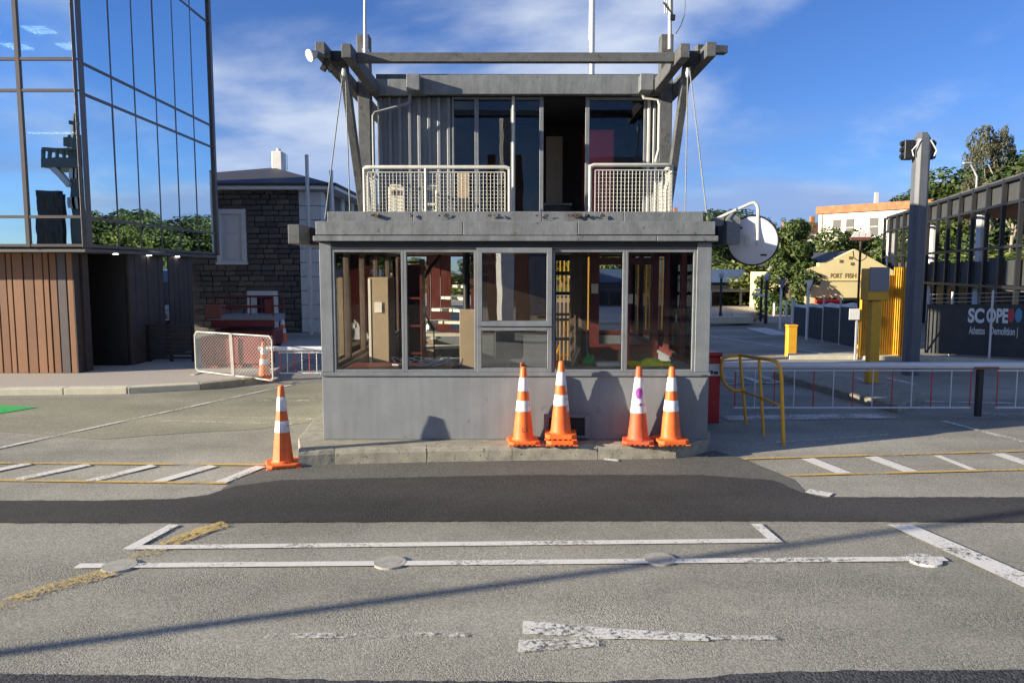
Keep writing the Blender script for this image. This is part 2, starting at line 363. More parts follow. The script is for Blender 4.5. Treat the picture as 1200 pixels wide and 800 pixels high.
M['yellow'] = pm('yellow_steel', (.68,.36,.025), .45, .12, 6, stain=(.35,.18,.05), stain_amt=.03, stain_scale=10)
M['galv'] = pm('galvanised_steel', (.52,.53,.53), .45, .12, 12, metal=.3)
M['red_paint'] = pm('red_painted_steel', (.40,.02,.025), .4, .1, 6)
M['lift_red'] = pm('shade_darkened_red_paint', (.13,.011,.011), .5, .2, 6)  # red taken darker, the lift's deep shade is put into the colour
M['barrier_red'] = pm('faded_red_plastic', (.24,.045,.048), .6, .2, 5)
M['boom'] = pm('boom_aluminium', (.62,.63,.66), .4, .06, 8)
M['redrod'] = pm('red_rod', (.50,.04,.04), .5, .1, 6)
M['copper1'] = pm('copper_brown_board', (.26,.13,.065), .5, .10, 2, .001, 20)
M['copper2'] = pm('brown_board', (.21,.105,.055), .5, .10, 2, .001, 20)
M['copper3'] = pm('slate_brown_board', (.10,.085,.085), .5, .10, 2, .001, 20)
M['darkboard'] = pm('dark_charred_board', (.045,.034,.030), .6, .2, 4, .001, 30)
M['mullion'] = pm('bronze_mullion', (.085,.07,.065), .4, .1, 5)
M['soffit'] = pm('soffit', (.10,.095,.09), .6, .1, 3)
M['officein'] = pm('office_interior', (.30,.32,.36), .8, .1, 1)
M['lamp'] = emit('office_light_panel', (1,.98,.92), 6)
M['stone'] = pm('bluestone', (.105,.10,.096), .9, .3, 12, .01, 30)
M['stone2'] = pm('bluestone_brown', (.13,.118,.105), .9, .3, 12, .01, 30)
M['stone3'] = pm('bluestone_dark', (.08,.077,.076), .9, .3, 12, .01, 30)
M['mortar'] = pm('mortar', (.17,.165,.155), .95, .2, 12)
M['quoin'] = pm('painted_quoin', (.60,.62,.64), .7, .06, 4)
M['slate'] = pm('dark_roof', (.05,.05,.058), .6, .15, 6)
M['hoard'] = pm('charcoal_hoarding', (.055,.058,.058), .7, .2, 3)
M['ltext'] = pm('white_lettering', (.8,.8,.78), .6, .03, 3)
M['ltred'] = pm('red_lettering', (.6,.06,.07), .6, .03, 3)
M['ltblue'] = pm('blue_lettering', (.10,.32,.50), .6, .03, 3)
M['ltbrown'] = pm('brown_lettering', (.22,.13,.05), .7, .05, 3)
M['cream'] = pm('cream_wall', (.78,.66,.34), .8, .08, 1.5)
M['cream_w'] = pm('white_rendered_wall', (.80,.74,.62), .85, .10, 1.2)
M['terra'] = pm('orange_parapet', (.36,.16,.07), .8, .3, 2)
M['blue_fascia'] = pm('blue_shop_fascia', (.07,.12,.24), .6, .1, 2)
M['shop'] = pm('dark_shop_front', (.02,.022,.03), .6, .2, 2)
M['shop_grey'] = pm('worn_grey_steel', (.12,.12,.12), .6, .2, 6)
M['roofred'] = pm('rust_roof', (.20,.07,.05), .7, .15, 2)
M['grass'] = pm('hill_grass', (.05,.085,.025), .9, .4, .15)
M['bark'] = pm('bark', (.12,.09,.065), .9, .3, 4)
M['bark_pale'] = pm('pale_bark', (.34,.29,.24), .9, .3, 4)
M['leaf_a'] = leafmat('leaf_green', (.030,.065,.014), (.13,.17,.035))
M['leaf_b'] = leafmat('leaf_deep_green', (.018,.042,.014), (.07,.11,.03))
M['leaf_c'] = leafmat('leaf_gum', (.045,.058,.026), (.16,.15,.075))
M['leaf_d'] = leafmat('leaf_bright', (.06,.09,.02), (.20,.22,.05))
M['ship_g'] = pm('ship_grey_green', (.09,.12,.115), .6, .15, .4)
M['ship_w'] = pm('ship_white', (.55,.57,.58), .5, .08, .6)
M['vest'] = pm('hi_vis_yellow', (.75,.78,.05), .7, .15, 12)
M['vestg'] = pm('bright_green_cloth', (.05,.35,.08), .8, .2, 12)
M['sheet'] = pm('pale_blue_sheet', (.62,.66,.72), .6, .1, 8)
M['disc'] = pm('grey_disc_paint', (.60,.63,.70), .45, .10, 5)
M['pole'] = pm('grey_post_paint', (.115,.125,.145), .5, .12, 4, streak=.2)
M['signgrey'] = pm('sign_back_grey', (.20,.21,.24), .6, .05, 3)
M['sailwhite'] = pm('sail_white', (.78,.77,.74), .5, .04, 3)

# ================================================================== GROUND
def hill(x, y):
    s = min(1, max(0, (y - 50) / 60.0)); s = s * s * (3 - 2 * s)
    k = min(1, max(0, (x + 10) / 30.0))
    return -0.25 + s * k * (2.2 + max(0, x - 22) * .22) + (.5 * math.sin(x * .11) + .4 * math.cos(y * .13 + x * .05)) * s
g = obj('road', MB().quad((-400,-300,0),(400,-300,0),(400,600,0),(-400,600,0)), M['road']); tag(g, kind='structure')
hb = MB(); NX, NY = 60, 50
for j in range(NY + 1):
    for i in range(NX + 1):
        x = -60 + 220 * i / NX; y = 46 + 150 * j / NY; hb.v.append(Vector((x, y, hill(x, y))))
for j in range(NY):
    for i in range(NX):
        a = j * (NX + 1) + i; hb.f.append((a, a + 1, a + NX + 2, a + NX + 1))
h_o = obj('hill', hb, M['grass'], smooth=True); tag(h_o, kind='structure')

def ragged(pts, step=.16, amp=.012):
    out = []
    for i, p in enumerate(pts):
        q = pts[(i + 1) % len(pts)]; n = max(1, min(200, int((q - p).length / step)))
        for k in range(n):
            v = p.lerp(q, k / n); out.append(v + Vector((random.uniform(-amp, amp), random.uniform(-amp, amp), 0)))
    return out
def sheet(name, pix, z, m, parent=g, amp=.012, step=.16):
    pts = ragged([G(a, b) for a, b in pix], step, amp)
    mb = MB(); mb.quad(*[(p.x, p.y, z) for p in pts])
    return obj(name, mb, m, parent)
sheet('pale_asphalt', [(-90,468),(150,465),(300,453),(379,448),(379,493),(300,503),(205,508),(118,515),(-90,498)], .004, M['light_road'])
sheet('mid_asphalt', [(296,550),(345,545),(380,541),(600,537),(800,534),(838,528),(872,538),(930,562),(952,585),(600,600),(240,590),(262,572)], .004, M['patch2'], amp=.008, step=.05)
sheet('dark_asphalt', [(-60,587),(120,587),(205,585),(245,580),(275,570),(330,563),(600,557),(820,557),(905,563),(938,577),(965,583),(1260,583),(1260,613),(900,611),(600,611),(250,613),(-60,613)], .008, M['patch'], amp=.008, step=.05)
sheet('near_seal', [(-150,789),(200,792),(420,798),(700,799),(800,796),(880,789),(1000,786),(1350,784),(1500,1400),(-300,1400)], .005, M['seal'], amp=.008, step=.05)

def line(name, pix, wid, m, z=.012):
    mb = MB(); pts = [G(a, b) for a, b in pix]
    L = []; Rr = []
    for i, p in enumerate(pts):
        d = (pts[min(i+1, len(pts)-1)] - pts[max(i-1, 0)]).normalized(); n = Vector((-d.y, d.x, 0)) * wid / 2
        L.append(p + n); Rr.append(p - n)
    for i in range(len(pts) - 1):
        mb.quad(*[(q.x, q.y, z) for q in (Rr[i], Rr[i+1], L[i+1], L[i])])
    return obj(name, mb, m, g)
def sub(p, q, n): return [(p[0] + (q[0]-p[0]) * k / n, p[1] + (q[1]-p[1]) * k / n) for k in range(n + 1)]
WL = 'white_line'
line(WL, sub((160,642.5),(905,634.5),6), .085, M['white_paint'])
line(WL, [(150,645),(204,616)], .09, M['white_paint'], .0125); line(WL, [(911,637),(886,615)], .09, M['white_paint'], .0125)
line(WL, sub((90,664.5),(1108,656),6), .085, M['white_paint'], .013)
obj(WL, MB().quad(*[(p.x, p.y, .0135) for p in [G(1040,616), G(1069,616), G(1215,679), G(1215,697)]]), M['white_paint'], g)
for i, (x, y) in enumerate([(140,664),(457,660),(773,656),(1083,657)]):
    c = G(x, y); mb = MB().lathe([(.118,.0),(.116,.0148),(.05,.0152),(.001,.0152)], 32, (c.x, c.y, 0))
    d = obj('road_plate', mb, M['white_worn'] if i == 3 else pm('painted_plate', (.36,.345,.30), .8, .25, 14, .002, 60, stain=(.22,.21,.19), stain_amt=.1, stain_scale=20), None, loc=(c.x, c.y, 0))
    tag(d, ['grey round plate on the white line where the yellow stripe crosses', 'worn round plate on the long white line nearest the arrow tail'.replace('nearest the arrow tail', 'away from the thin shadow'), 'round plate on the white line touched by the long thin shadow', 'worn round plate next to the wide diagonal white line'][i], 'road plate', 'round plates set along the white line')
obj('arrow_marking', MB().quad(*[(p.x, p.y, .012) for p in [G(612,744), G(613,729), G(640,731), G(705,737), G(830,745), G(830,753), G(690,749)]]), M['white_worn'], g)
obj('arrow_marking', MB().quad(*[(p.x, p.y, .0125) for p in [G(606,766), G(608,752), G(700,747), G(702,759)]]), M['white_worn'], g)
line(WL, [(700,748),(910,749)], .05, M['white_worn'], .0128)
line(WL, [(305,747),(545,745)], .06, M['white_faint'])
line('yellow_line', [(-40,724),(60,690),(125,672),(190,641),(235,623),(266,614)], .17, M['yellow_worn'], .0115)
for a, b in [((-60,543),(312,545.5)), ((-60,563),(266,567))]: line('yellow_line', sub(a, b, 3), .06, M['yellow_paint'], .0135)
for a, b in [((-30,557),(34,544)),((20,562.5),(104,545)),((104,564.5),(180,546)),((184,565.5),(250,546.5)),((257,566.5),(306,547))]: line('hatch_stripe', [a, b], .13, M['white_paint'])
line(WL, sub((-40,534),(362,447),4), .075, M['white_worn'])
for a, b, ww in [((160,470),(379,470),.09),((230,488.5),(379,492),.10),((190,494),(360,498),.10)]: line(WL, [a, b], ww, M['white_faint'])
obj('green_marking', MB().quad(*[(p.x, p.y, .011) for p in [G(-60,473), G(46,477.5), G(0,485), G(-60,492)]]), M['green_paint'], g)
for a, b in [((870,538.5),(1240,528)), ((918,558),(1240,550))]: line('yellow_line', sub(a, b, 3), .06, M['yellow_paint'], .0135)
for a, b, ww in [((946,538),(990,555.5),.17),((1020,536),(1068,553.5),.17),((1098,534.5),(1142,552),.09),((1168,532),(1214,547),.17),((946,576),(974,581),.14)]: line('hatch_stripe', [a, b], ww, M['white_paint'])
line(WL, [(862,522.5),(1040,510)], .035, M['white_worn']); line(WL, [(1105,494),(1230,526)], .10, M['white_worn'])
line('stop_line', sub((850,490.5),(1060,487.5),2), .34, M['white_worn']); line('stop_line', sub((1062,487.5),(1230,487),2), .30, M['white_faint'])
line(WL, sub((820,392),(1000,420),3), .10, M['white_paint']); line('give_way_bar', [(886,384.5),(918,393)], .8, M['white_paint'])
for x in (846, 868, 890, 912): line('hatch_stripe', [(x,440),(x+26,450)], .16, M['white_worn'])
for x in (985, 1003, 1040): line('hatch_stripe', [(x,443),(x+34,452)], .16, M['white_worn'])
line(WL, [(845,450),(935,449)], .10, M['white_worn']); line(WL, sub((1035,470),(1230,474),2), .10, M['white_worn'])
obj('white_chip', MB().quad(*[(p.x, p.y, .014) for p in [G(707,538), G(724,539), G(725,542), G(708,540)]]), M['white_paint'], g)

c = G(755, 682); obj('pale_smudge', MB().quad(*[(c.x + .10 * math.cos(t * .42) * random.uniform(.7, 1.1), c.y + .055 * math.sin(t * .42) * random.uniform(.7, 1.1), .012) for t in range(15)]), M['white_faint'], g)
# pavement by the office building
kp = [G(-260,464), G(0,463), G(150,461), G(235,456.5), G(285,451), G(306,447.5), G(318,443)]
fp = [(p.x, p.y) for p in kp] + [(-4.9, 15.6), (-4.9, 21.2), (-60, 21.2), (-60, kp[0].y)]
fo = obj('footpath', MB().prism(fp, -.05, .10), M['paving']); tag(fo, kind='structure')
kt = [kp[i] for i in range(len(kp))]
for i in range(len(kt) - 1):
    a, b = kt[i], kt[i+1]; n = max(1, int((b - a).length / .9))
    for k in range(n):
        p = a.lerp(b, k / n); q = a.lerp(b, (k + .992) / n); d = (q - p).normalized(); nn = Vector((-d.y, d.x, 0))
        mb = MB().prism([(v.x, v.y) for v in (p - nn * .03, q - nn * .03, q + nn * .22, p + nn * .22)], -.04, .112)
        obj('kerb_stone', mb, M['pale_conc'] if i < 3 else M['concrete'], fo, bevel=.012)

# the island the gatehouse stands on
isl = [G(352,546), G(365,545), G(390,543.5), G(500,541), G(600,539.3), G(700,538), G(790,537), G(812,535), G(826,530)]
ip = [(p.x, p.y) for p in isl] + [(2.42, 8.9), (2.46, 14.6), (-2.6, 14.6), (-2.62, 9.6), (-2.5, 8.5)]
ZI = .165
io = obj('traffic_island', MB().prism(ip, -.05, ZI - .004), M['concrete'], bevel=.012); tag(io, kind='structure')
edge = [G(350,546.5), G(392,544), G(500,541.3), G(600,539.6), G(700,538.3), G(792,537), G(829,529)]
for i in range(len(edge) - 1):                     # kerb lengths along the front, a little uneven
    a, b = edge[i], edge[i+1]; n = max(1, round((b - a).length / 1.1))
    for k in range(n):
        p = a.lerp(b, k / n + .003); q = a.lerp(b, (k + 1) / n - .003); d = (q - p).normalized(); nn = Vector((-d.y, d.x, 0))
        mb = MB(); m_ = 7
        for s in range(m_ + 1):
            c = p.lerp(q, s / m_); j = random.uniform(-.003, .003); jz = random.uniform(-.004, .002)
            for o_, z_ in ((-.012 + j*.3, -.04), (-.006 + j, .12 + jz), (.012 + j, ZI - .012 + jz), (.035, ZI + .003), (.15, ZI + .003), (.15, -.04)):
                v = c + nn * o_; mb.v.append(Vector((v.x, v.y, z_)))
        for s in range(m_):
            for r_ in range(6):
                a0 = s * 6 + r_; b0 = s * 6 + (r_ + 1) % 6; mb.f.append((a0, b0, b0 + 6, a0 + 6))
        mb.f.append(tuple(range(6))); mb.f.append(tuple(m_ * 6 + r_ for r_ in range(6)))
        obj('kerb_stone', mb, M['concrete'], io)

# median kerb beyond the barrier
mi = [G(905,436,.13), G(940,431,.13), G(1084,461,.13), G(1053,475,.13)]
mo = obj('median_island', MB().prism([(p.x, p.y) for p in mi], -.05, .13), M['concrete'], bevel=.02); tag(mo, kind='structure')
# pavements on the far side of the road
ff = [(2, 29.5), (17.0, 28.6), (17, 48), (2, 48)]
o = obj('far_footpath', MB().prism(ff, -.05, .10), M['paving']); tag(o, kind='structure')
kb = [G(925,421), G(1000,421), G(1083,423), G(1240,432)]
kb2 = [(p.x, p.y) for p in kb] + [(p.x + .15, p.y + .55) for p in reversed(kb)]
o = obj('site_kerb', MB().prism(kb2, -.05, .09), M['pale_conc'], bevel=.01); tag(o, kind='structure')

# ================================================================== GATEHOUSE
Y0 = 8.42; ZB = ZI
XL, XR = -2.18, 2.26; YB = 14.0
gh = thing('gatehouse', 'grey two-storey gatehouse with glazed ground floor and balcony', 'gatehouse', (.04, 11.2, ZB))
def X0(px, z=1.6): return PX(px, Y0, z)
def Z0(py): return P(600, py, Y0).z
zs0, zs1 = .905, .95           # sill
zh0, zh1 = 2.345, 2.425        # head
# lower walls, panel by panel
for a, b in [(XL, XR)]:
    obj('wall_panel', MB().box(a, b, Y0, Y0 + .1, ZB, zs0), M['grey_wall'], gh, bevel=.004)
for xa, xb in [(XL, XL + .1), (XR - .1, XR)]:
    obj('wall_panel', MB().box(xa, xb, Y0 + .102, YB, ZB, zs0), M['grey_wall'], gh, bevel=.004)
obj('wall_panel', MB().box(XL + .1, .78, YB - .1, YB, ZB, zs0), M['grey_wall'], gh)
obj('wall_panel', MB().box(1.36, XR - .1, YB - .1, YB, ZB, zs0), M['grey_wall'], gh)
obj('sill', MB().box(XL - .012, XR + .012, Y0 - .025, Y0 + .12, zs0, zs1), M['grey'], gh, bevel=.005)
for xa, xb in [(XL - .012, XL + .12), (XR - .12, XR + .012)]:
    obj('sill', MB().box(xa, xb, Y0 + .122, YB, zs0, zs1), M['grey'], gh, bevel=.005)
obj('head_rail', MB().box(XL, XR, Y0 - .004, Y0 + .11, zh0, zh1 + .005), M['dark'], gh)
obj('corner_post', MB().box(XL, X0(390), Y0 - .006, Y0 + .11, zs1, zh1), M['grey'], gh, bevel=.006)
obj('corner_post', MB().box(X0(815), XR, Y0 - .006, Y0 + .11, zs1, zh1), M['grey'], gh, bevel=.006)
for xa, xb in [(XL, XL + .1), (XR - .1, XR)]:
    obj('corner_post', MB().box(xa, xb, YB - .11, YB, zs1, zh1), M['grey'], gh, bevel=.006)
def window(xa, xb, za, zb, fr, glassm, y=Y0, fw=.035, proud=.0):
    f = MB(); ya, yb = y - proud, y + .085
    f.box(xa, xa + fw, ya, yb, za, zb); f.box(xb - fw, xb, ya, yb, za, zb)
    f.box(xa + fw, xb - fw, ya, yb, za, za + fw); f.box(xa + fw, xb - fw, ya, yb, zb - fw, zb)
    o = obj('window', f, fr, gh, bevel=.003)
    obj('pane', MB().box(xa + fw - .008, xb - fw + .008, y + .035, y + .041, za + fw - .008, zb - fw + .008), glassm, o)
    return o
xe = [X0(390), X0(474), X0(559), X0(647), X0(732.5), X0(815)]
for i in (0, 1, 3, 4):
    window(xe[i], xe[i+1] - .002, zs1, zh0, M['grey'], M['pane'], fw=.030)
zt = Z0(382)
window(xe[2], xe[3] - .002, zs1, zt - .002, M['grey'], M['pane_mid'], fw=.05, proud=.012)
window(xe[2] + .002, xe[3] - .004, zt, zh0 + .02, M['grey'], M['pane_mid'], fw=.058, proud=.035)
# side and rear glazing
def side_window(x, ya, yb, fr):
    f = MB(); fw = .05; f.box(x, x + .08, ya, ya + fw, zs1, zh1); f.box(x, x + .08, yb - fw, yb, zs1, zh1)
    f.box(x, x + .08, ya + fw, yb - fw, zs1, zs1 + fw); f.box(x, x + .08, ya + fw, yb - fw, zh1 - fw, zh1)
    o = obj('window', f, fr, gh); obj('pane', MB().box(x + .035, x + .041, ya + fw - .01, yb - fw + .01, zs1 + fw - .01, zh1 - fw + .01), M['pane'], o)
ys = [Y0 + .125, 9.55, 10.55, 11.6, 12.7, YB - .12]
for i in range(5):
    for x in (XL + .01, XR - .09): side_window(x, ys[i], ys[i+1] - .004, M['brown_dark'] if x < 0 else M['maroon'])
def rear_window(xa, xb):
    f = MB(); fw = .05; y = YB - .09
    f.box(xa, xa + fw, y, y + .08, zs1, zh1); f.box(xb - fw, xb, y, y + .08, zs1, zh1); f.box(xa + fw, xb - fw, y, y + .08, zs1 - .04, zs1 + fw); f.box(xa + fw, xb - fw, y, y + .08, zh1 - fw, zh1)
    o = obj('window', f, M['maroon'], gh); obj('pane', MB().box(xa + fw - .01, xb - fw + .01, y + .035, y + .041, zs1 + fw - .01, zh1 - fw + .01), M['pane'], o)
for xa, xb in [(XL + .11, -1.55), (-1.20, -.72), (1.365, XR - .11)]: rear_window(xa, xb)
for xa, xb in [(-1.545, -1.205), (-.715, .30)]: obj('wall_panel', MB().box(xa, xb, YB - .09, YB - .012, zs0, zh1), M['maroon'] if xa < -1 else M['brown_dark'], gh)
obj('wall_panel', MB().box(.302, .78, YB - .09, YB - .01, zs0, zh1), M['brown_dark'], gh)
# glazed rear door
dr = MB(); y = YB - .08
dr.box(.785, .835, y, y + .05, ZB, zh1); dr.box(1.30, 1.355, y, y + .05, ZB, zh1)
for za, zb in [(ZB, .42), (.80, .86), (1.17, 1.22), (1.27, 1.32), (1.66, 1.72), (2.03, 2.10), (2.30, zh1)]: dr.box(.835, 1.30, y, y + .05, za, zb)
d_ = obj('door', dr, M['black'], gh)
obj('pane', MB().box(.83, 1.305, y + .02, y + .026, .40, 2.31), M['pane'], d_)
obj('handle', MB().tube([(1.33, y - .03, 1.15), (1.33, y - .03, 1.3)], .012, 6), M['galv'], d_)
# floor and deck
obj('floor', MB().box(XL + .1, XR - .1, Y0 + .1, YB - .1, ZB - .004, ZB + .03), M['lino'], gh)
obj('ceiling_board', MB().box(XL + .1, XR - .1, Y0 + .12, YB - .1, zh1 - .02, zh1 + .03), M['ceiling'], gh)
obj('deck', MB().box(XL + .02, XR - .02, Y0 + .02, YB - .02, zh1 + .035, 2.60), M['timber'], gh)
# parapet: lip, fascia, coping
def frame_band(name, x0, x1, y0, y1, za, zb, th, m, splits, bev):
    xs = [x0] + splits + [x1]
    for a, b in zip(xs[:-1], xs[1:]): obj(name, MB().box(a, b - .003, y0, y0 + th, za + random.uniform(-.004, .004), zb + random.uniform(-.005, .005)), m, gh, bevel=bev)
    for a in (x0, x1 - th):
        obj(name, MB().box(a, a + th, y0 + th + .002, y1, za, zb), m, gh, bevel=bev)
frame_band('parapet_lip', XL - .045, XR + .05, Y0 - .085, YB + .03, 2.432, 2.50, .13, M['fascia'], [1.62], .006)
frame_band('fascia_board', XL - .02, XR + .02, Y0 - .055, YB + .02, 2.503, 2.655, .10, M['fascia'], [-.55, .74], .006)
frame_band('coping_board', XL + .03, XR - .03, Y0 + .28, YB - .0, 2.55, 2.795, .08, M['fascia'], [-1.15, .35, 1.3], .006)
for i in range(26):                                  # curled flakes of old felt along the coping
    x = random.choice([-1.6, -1.25, -.75, -.35, -.25, .2, .75, .9, 1.1]) + random.gauss(0, .11); s = random.uniform(.012, .04)
    q = MB(); a = random.uniform(0, 3)
    pts = [(x + math.cos(t + a) * s * random.uniform(.6, 1.4), Y0 + .268 - random.uniform(0, .03), 2.745 + math.sin(t + a) * s * random.uniform(.4, 1.0)) for t in (0, 1.3, 2.5, 3.8, 5.1)]
    q.quad(*pts); q.quad(*[(p[0], p[1] - .004, p[2]) for p in reversed(pts)])
    obj('felt_flake', q, M['brown_dark'] if i % 3 else M['timber'], gh)
# beams that poke out beside the parapet
obj('beam', MB().box(-2.66, -2.52, 8.86, 12.5, 2.425, 2.655), M['timber'], gh, bevel=.008)
bq = obj('beam', MB().box(2.56, 2.70, 8.9, 12.5, 2.425, 2.68), M['timber'], gh, bevel=.008)
obj('bracket', MB().box(2.3, 2.56, 9.3, 9.5, 2.43, 2.66), M['black'], gh); obj('bracket', MB().box(-2.52, -2.2, 9.3, 9.5, 2.43, 2.64), M['black'], gh)
qq = MB().box(2.55, 2.705, 8.86, 9.0, 2.42, 2.72); qq.add([(2.55,8.86,2.72),(2.705,8.86,2.72),(2.705,9.0,2.72),(2.55,9.0,2.72),(2.63,8.93,2.80)], [(0,1,4),(1,2,4),(2,3,4),(3,0,4)])
obj('beam_cap', qq, M['fascia'], gh)

# ---- upper storey
YW = 11.4
def XW(px, z=3.8): return PX(px, YW, z)
def ZW(py, Y=YW): return P(600, py, Y).z
zf = 2.60; zt1 = ZW(114)
xa0, xa1 = XW(443), XW(530)
obj('wall_sheet', MB().box(xa0, xa1 - .002, YW + .05, YW + .09, zf, zt1), M['rib'], gh)
nr = 8; rib = None
for i in range(nr):
    x = xa0 + .04 + (xa1 - xa0 - .09) * i / (nr - 1)
    obj('rib', MB().box(x - .028, x + .028, YW - .005, YW + .05, zf, zt1), M['rib'], gh, bevel=.012)
for xa, xb in [(XW(757.5), XW(776))]:
    obj('wall_sheet', MB().box(xa, xb, YW + .05, YW + .09, zf, zt1), M['rib'], gh)
    for k in range(3):
        x = xa + .03 + k * .085; obj('rib', MB().box(x - .025, x + .025, YW - .01, YW + .05, zf, zt1), M['rail'] if k == 0 else M['rib'], gh, bevel=.012)
def upwin(xa, xb, za, zb, fw=.03, transom=None, m='grey'):
    f = MB(); y = YW
    f.box(xa, xa + fw, y, y + .07, za, zb); f.box(xb - fw, xb, y, y + .07, za, zb); f.box(xa + fw, xb - fw, y, y + .07, za, za + fw); f.box(xa + fw, xb - fw, y, y + .07, zb - fw, zb)
    o = obj('window', f, M[m], gh, bevel=.003)
    if transom: obj('transom', MB().box(xa + fw, xb - fw, y + .05, y + .12, transom - .045, transom + .045), M['dark'], o)
    obj('pane', MB().box(xa + fw - .008, xb - fw + .008, y + .03, y + .036, za + fw - .008, zb - fw + .008), M['pane_up'], o)
zl = zf + .01
upwin(XW(530), XW(558.5), zl, zt1, transom=ZW(131)); upwin(XW(558.5) + .002, XW(601), zl, zt1, transom=ZW(131)); upwin(XW(601) + .002, XW(636), zl, zt1, .035, transom=ZW(131))
upwin(XW(686), XW(757), zl, zt1, .04)
obj('mullion', MB().tube([(XW(601.5), YW - .03, zf), (XW(601.5), YW - .03, zt1)], .022, 8), M['rail'], gh)
for px in (634.5, 688): obj('door_jamb', MB().box(XW(px) - .03, XW(px) + .03, YW - .02, YW - .002, zf, zt1), M['grey'], gh, bevel=.004)
obj('door_lintel', MB().box(xa0, XW(776), YW + .0, YW + .12, zt1 + .002, zt1 + .05), M['dark'], gh)
UL, UR = XW(443) - .02, XW(776) + .02
for xa, xb in [(UL, UL + .08), (UR - .08, UR)]:
    obj('wall_sheet', MB().box(xa, xb, YW + .122, YB - .1, zf, zt1 + .053), M['rib'], gh)
obj('wall_sheet', MB().box(UL, UR, YB - .098, YB - .022, zf, zt1 + .053), M['brown_dark'], gh)
obj('roof', MB().box(UL, UR, YW + .05, YB - .02, zt1 + .055, 5.05), M['timber'], gh)
zfa, zfb = ZW(110.5, 11.2), ZW(88, 11.2)
def XF(px, Y=11.2): return PX(px, Y, 4.95)
fs = [XF(490), XF(750)]
obj('fascia_board', MB().box(fs[0], fs[1], 11.2, 11.3, zfa, zfb), M['fascia'], gh, bevel=.006)
obj('fascia_board', MB().box(UL, fs[0] + .1, 11.304, 11.40, zfa + .01, zfb - .03), M['fascia'], gh, bevel=.006)
obj('fascia_board', MB().box(fs[1] - .1, UR, 11.304, 11.40, zfa + .01, zfb - .03), M['fascia'], gh, bevel=.006)
bl = XF(476, 11.0)
obj('rafter_end', MB().box(bl, bl + .19, 11.0, 11.3, zfa + .01, zfb - .03), M['fascia'], gh, bevel=.006)
bl = XF(750, 11.0)
obj('rafter_end', MB().box(bl + .01, bl + .20, 11.0, 11.3, zfa + .01, zfb - .03), M['fascia'], gh, bevel=.006)
# posts, paired beams, raked struts
cx = .045
for s in (-1, 1):
    def bx(a, b): return sorted((cx + s * a, cx + s * b))
    a, b = bx(2.14, 2.33)
    obj('post', MB().box(a + .003, b - .003, 11.22, 11.42, 2.55, ZW(40, 11.22)), M['timber'], gh, bevel=.01)
    zb0, zb1 = P(600, 67, 9.35).z, P(600, 50, 9.35).z
    a2, b2 = bx(2.02, 2.14); obj('beam', MB().box(a2, b2, 9.38, 14.2, zb0, zb1), M['timber'], gh, bevel=.008)
    a3, b3 = bx(2.33, 2.45); obj('beam', MB().box(a3, b3, 9.33, 14.2, zb0, zb1 + .005), M['timber'], gh, bevel=.008)
    obj('packer', MB().box(a + .004, b - .004, 9.62, 9.82, zb0 + .02, zb1 - .02), M['black'], gh)
    obj('strut', MB().beam((cx + s * 2.235, 9.88, zb0 + .12), (cx + s * 2.20, 11.12, 2.5), .10, .13), M['timber'], gh, bevel=.006)
    obj('post', MB().box(a + .003, b - .003, 13.7, 13.9, 2.55, 5.5), M['timber'], gh, bevel=.01)
zc0, zc1 = P(600, 73, 9.72).z, P(600, 62, 9.72).z
obj('cross_beam', MB().box(cx - 2.019, cx + 2.019, 9.70, 9.80, zc0, zc1), M['timber'], gh, bevel=.006)
obj('plank', MB().beam((cx + 2.30, 9.74, P(600,57,9.7).z), (cx + 2.70, 9.82, P(600,56,9.7).z), .12, .09), M['timber'], gh)
obj('plank', MB().beam((cx - 2.30, 9.42, P(600,66,9.4).z), (cx - 2.56, 9.44, P(600,62,9.4).z), .10, .05), M['timber'], gh)
# stays
for pts in [[P(402,86,9.6), P(381,256,8.7)], [P(405,88,9.6), P(410,248,9.2)], [P(806,82,9.6), P(803,248,9.2)], [P(808,80,9.6), P(829,258,8.7)]]:
    obj('stay_cable', MB().tube(pts, .008, 6), M['rope'], gh)
# hooks and shackles at stay tops
for px in (403, 806): obj('shackle', MB().lathe([(.02,-.05),(.03,0),(.02,.06)], 8, P(px, 86, 9.6)), M['galv'], gh)
# balcony railings
YR = 10.3
def rail_run(pts, posts, zt_, name='railing'):
    mb = MB(); mb.tube(pts, .026, 8)
    for p in posts: mb.tube([(p[0], p[1], zf - .01), (p[0], p[1], zt_)], .022, 8)
    return obj(name, mb, M['rail'], gh, smooth=True)
def grid(a, b, za, zb, parent, step=.050, r=.0036):
    a = Vector(a); b = Vector(b); L = (b - a).length; n = round(L / step); mb = MB()
    for i in range(n + 1):
        p = a.lerp(b, i / n); mb.tube([(p.x, p.y, za), (p.x, p.y, zb)], r, 4, False)
    mz = round((zb - za) / step)
    for k in range(mz + 1):
        z = za + (zb - za) * k / mz; mb.tube([(a.x, a.y + .005, z), (b.x, b.y + .005, z)], r, 4, False)
    for z in (za, zb): mb.tube([(a.x, a.y, z), (b.x, b.y, z)], .009, 5)
    for p in (a, b): mb.tube([(p.x, p.y, za), (p.x, p.y, zb)], .009, 5)
    o = obj('mesh_panel', mb, M['rail'], parent); o['kind'] = 'stuff'; return o
zr = P(600, 196, YR).z
xl, xm, xr_ = PX(426, YR, 3.3), PX(499, YR, 3.3), PX(597, YR, 3.3)
r1 = rail_run([(xl, YW - .02, zr), (xl, YR + .12, zr), (xl + .03, YR + .03, zr), (xl + .12, YR, zr), (xr_ - .06, YR, zr), (xr_, YR, zr - .02)], [(xl, YR + .06), (xm, YR), (xr_, YR)], zr)
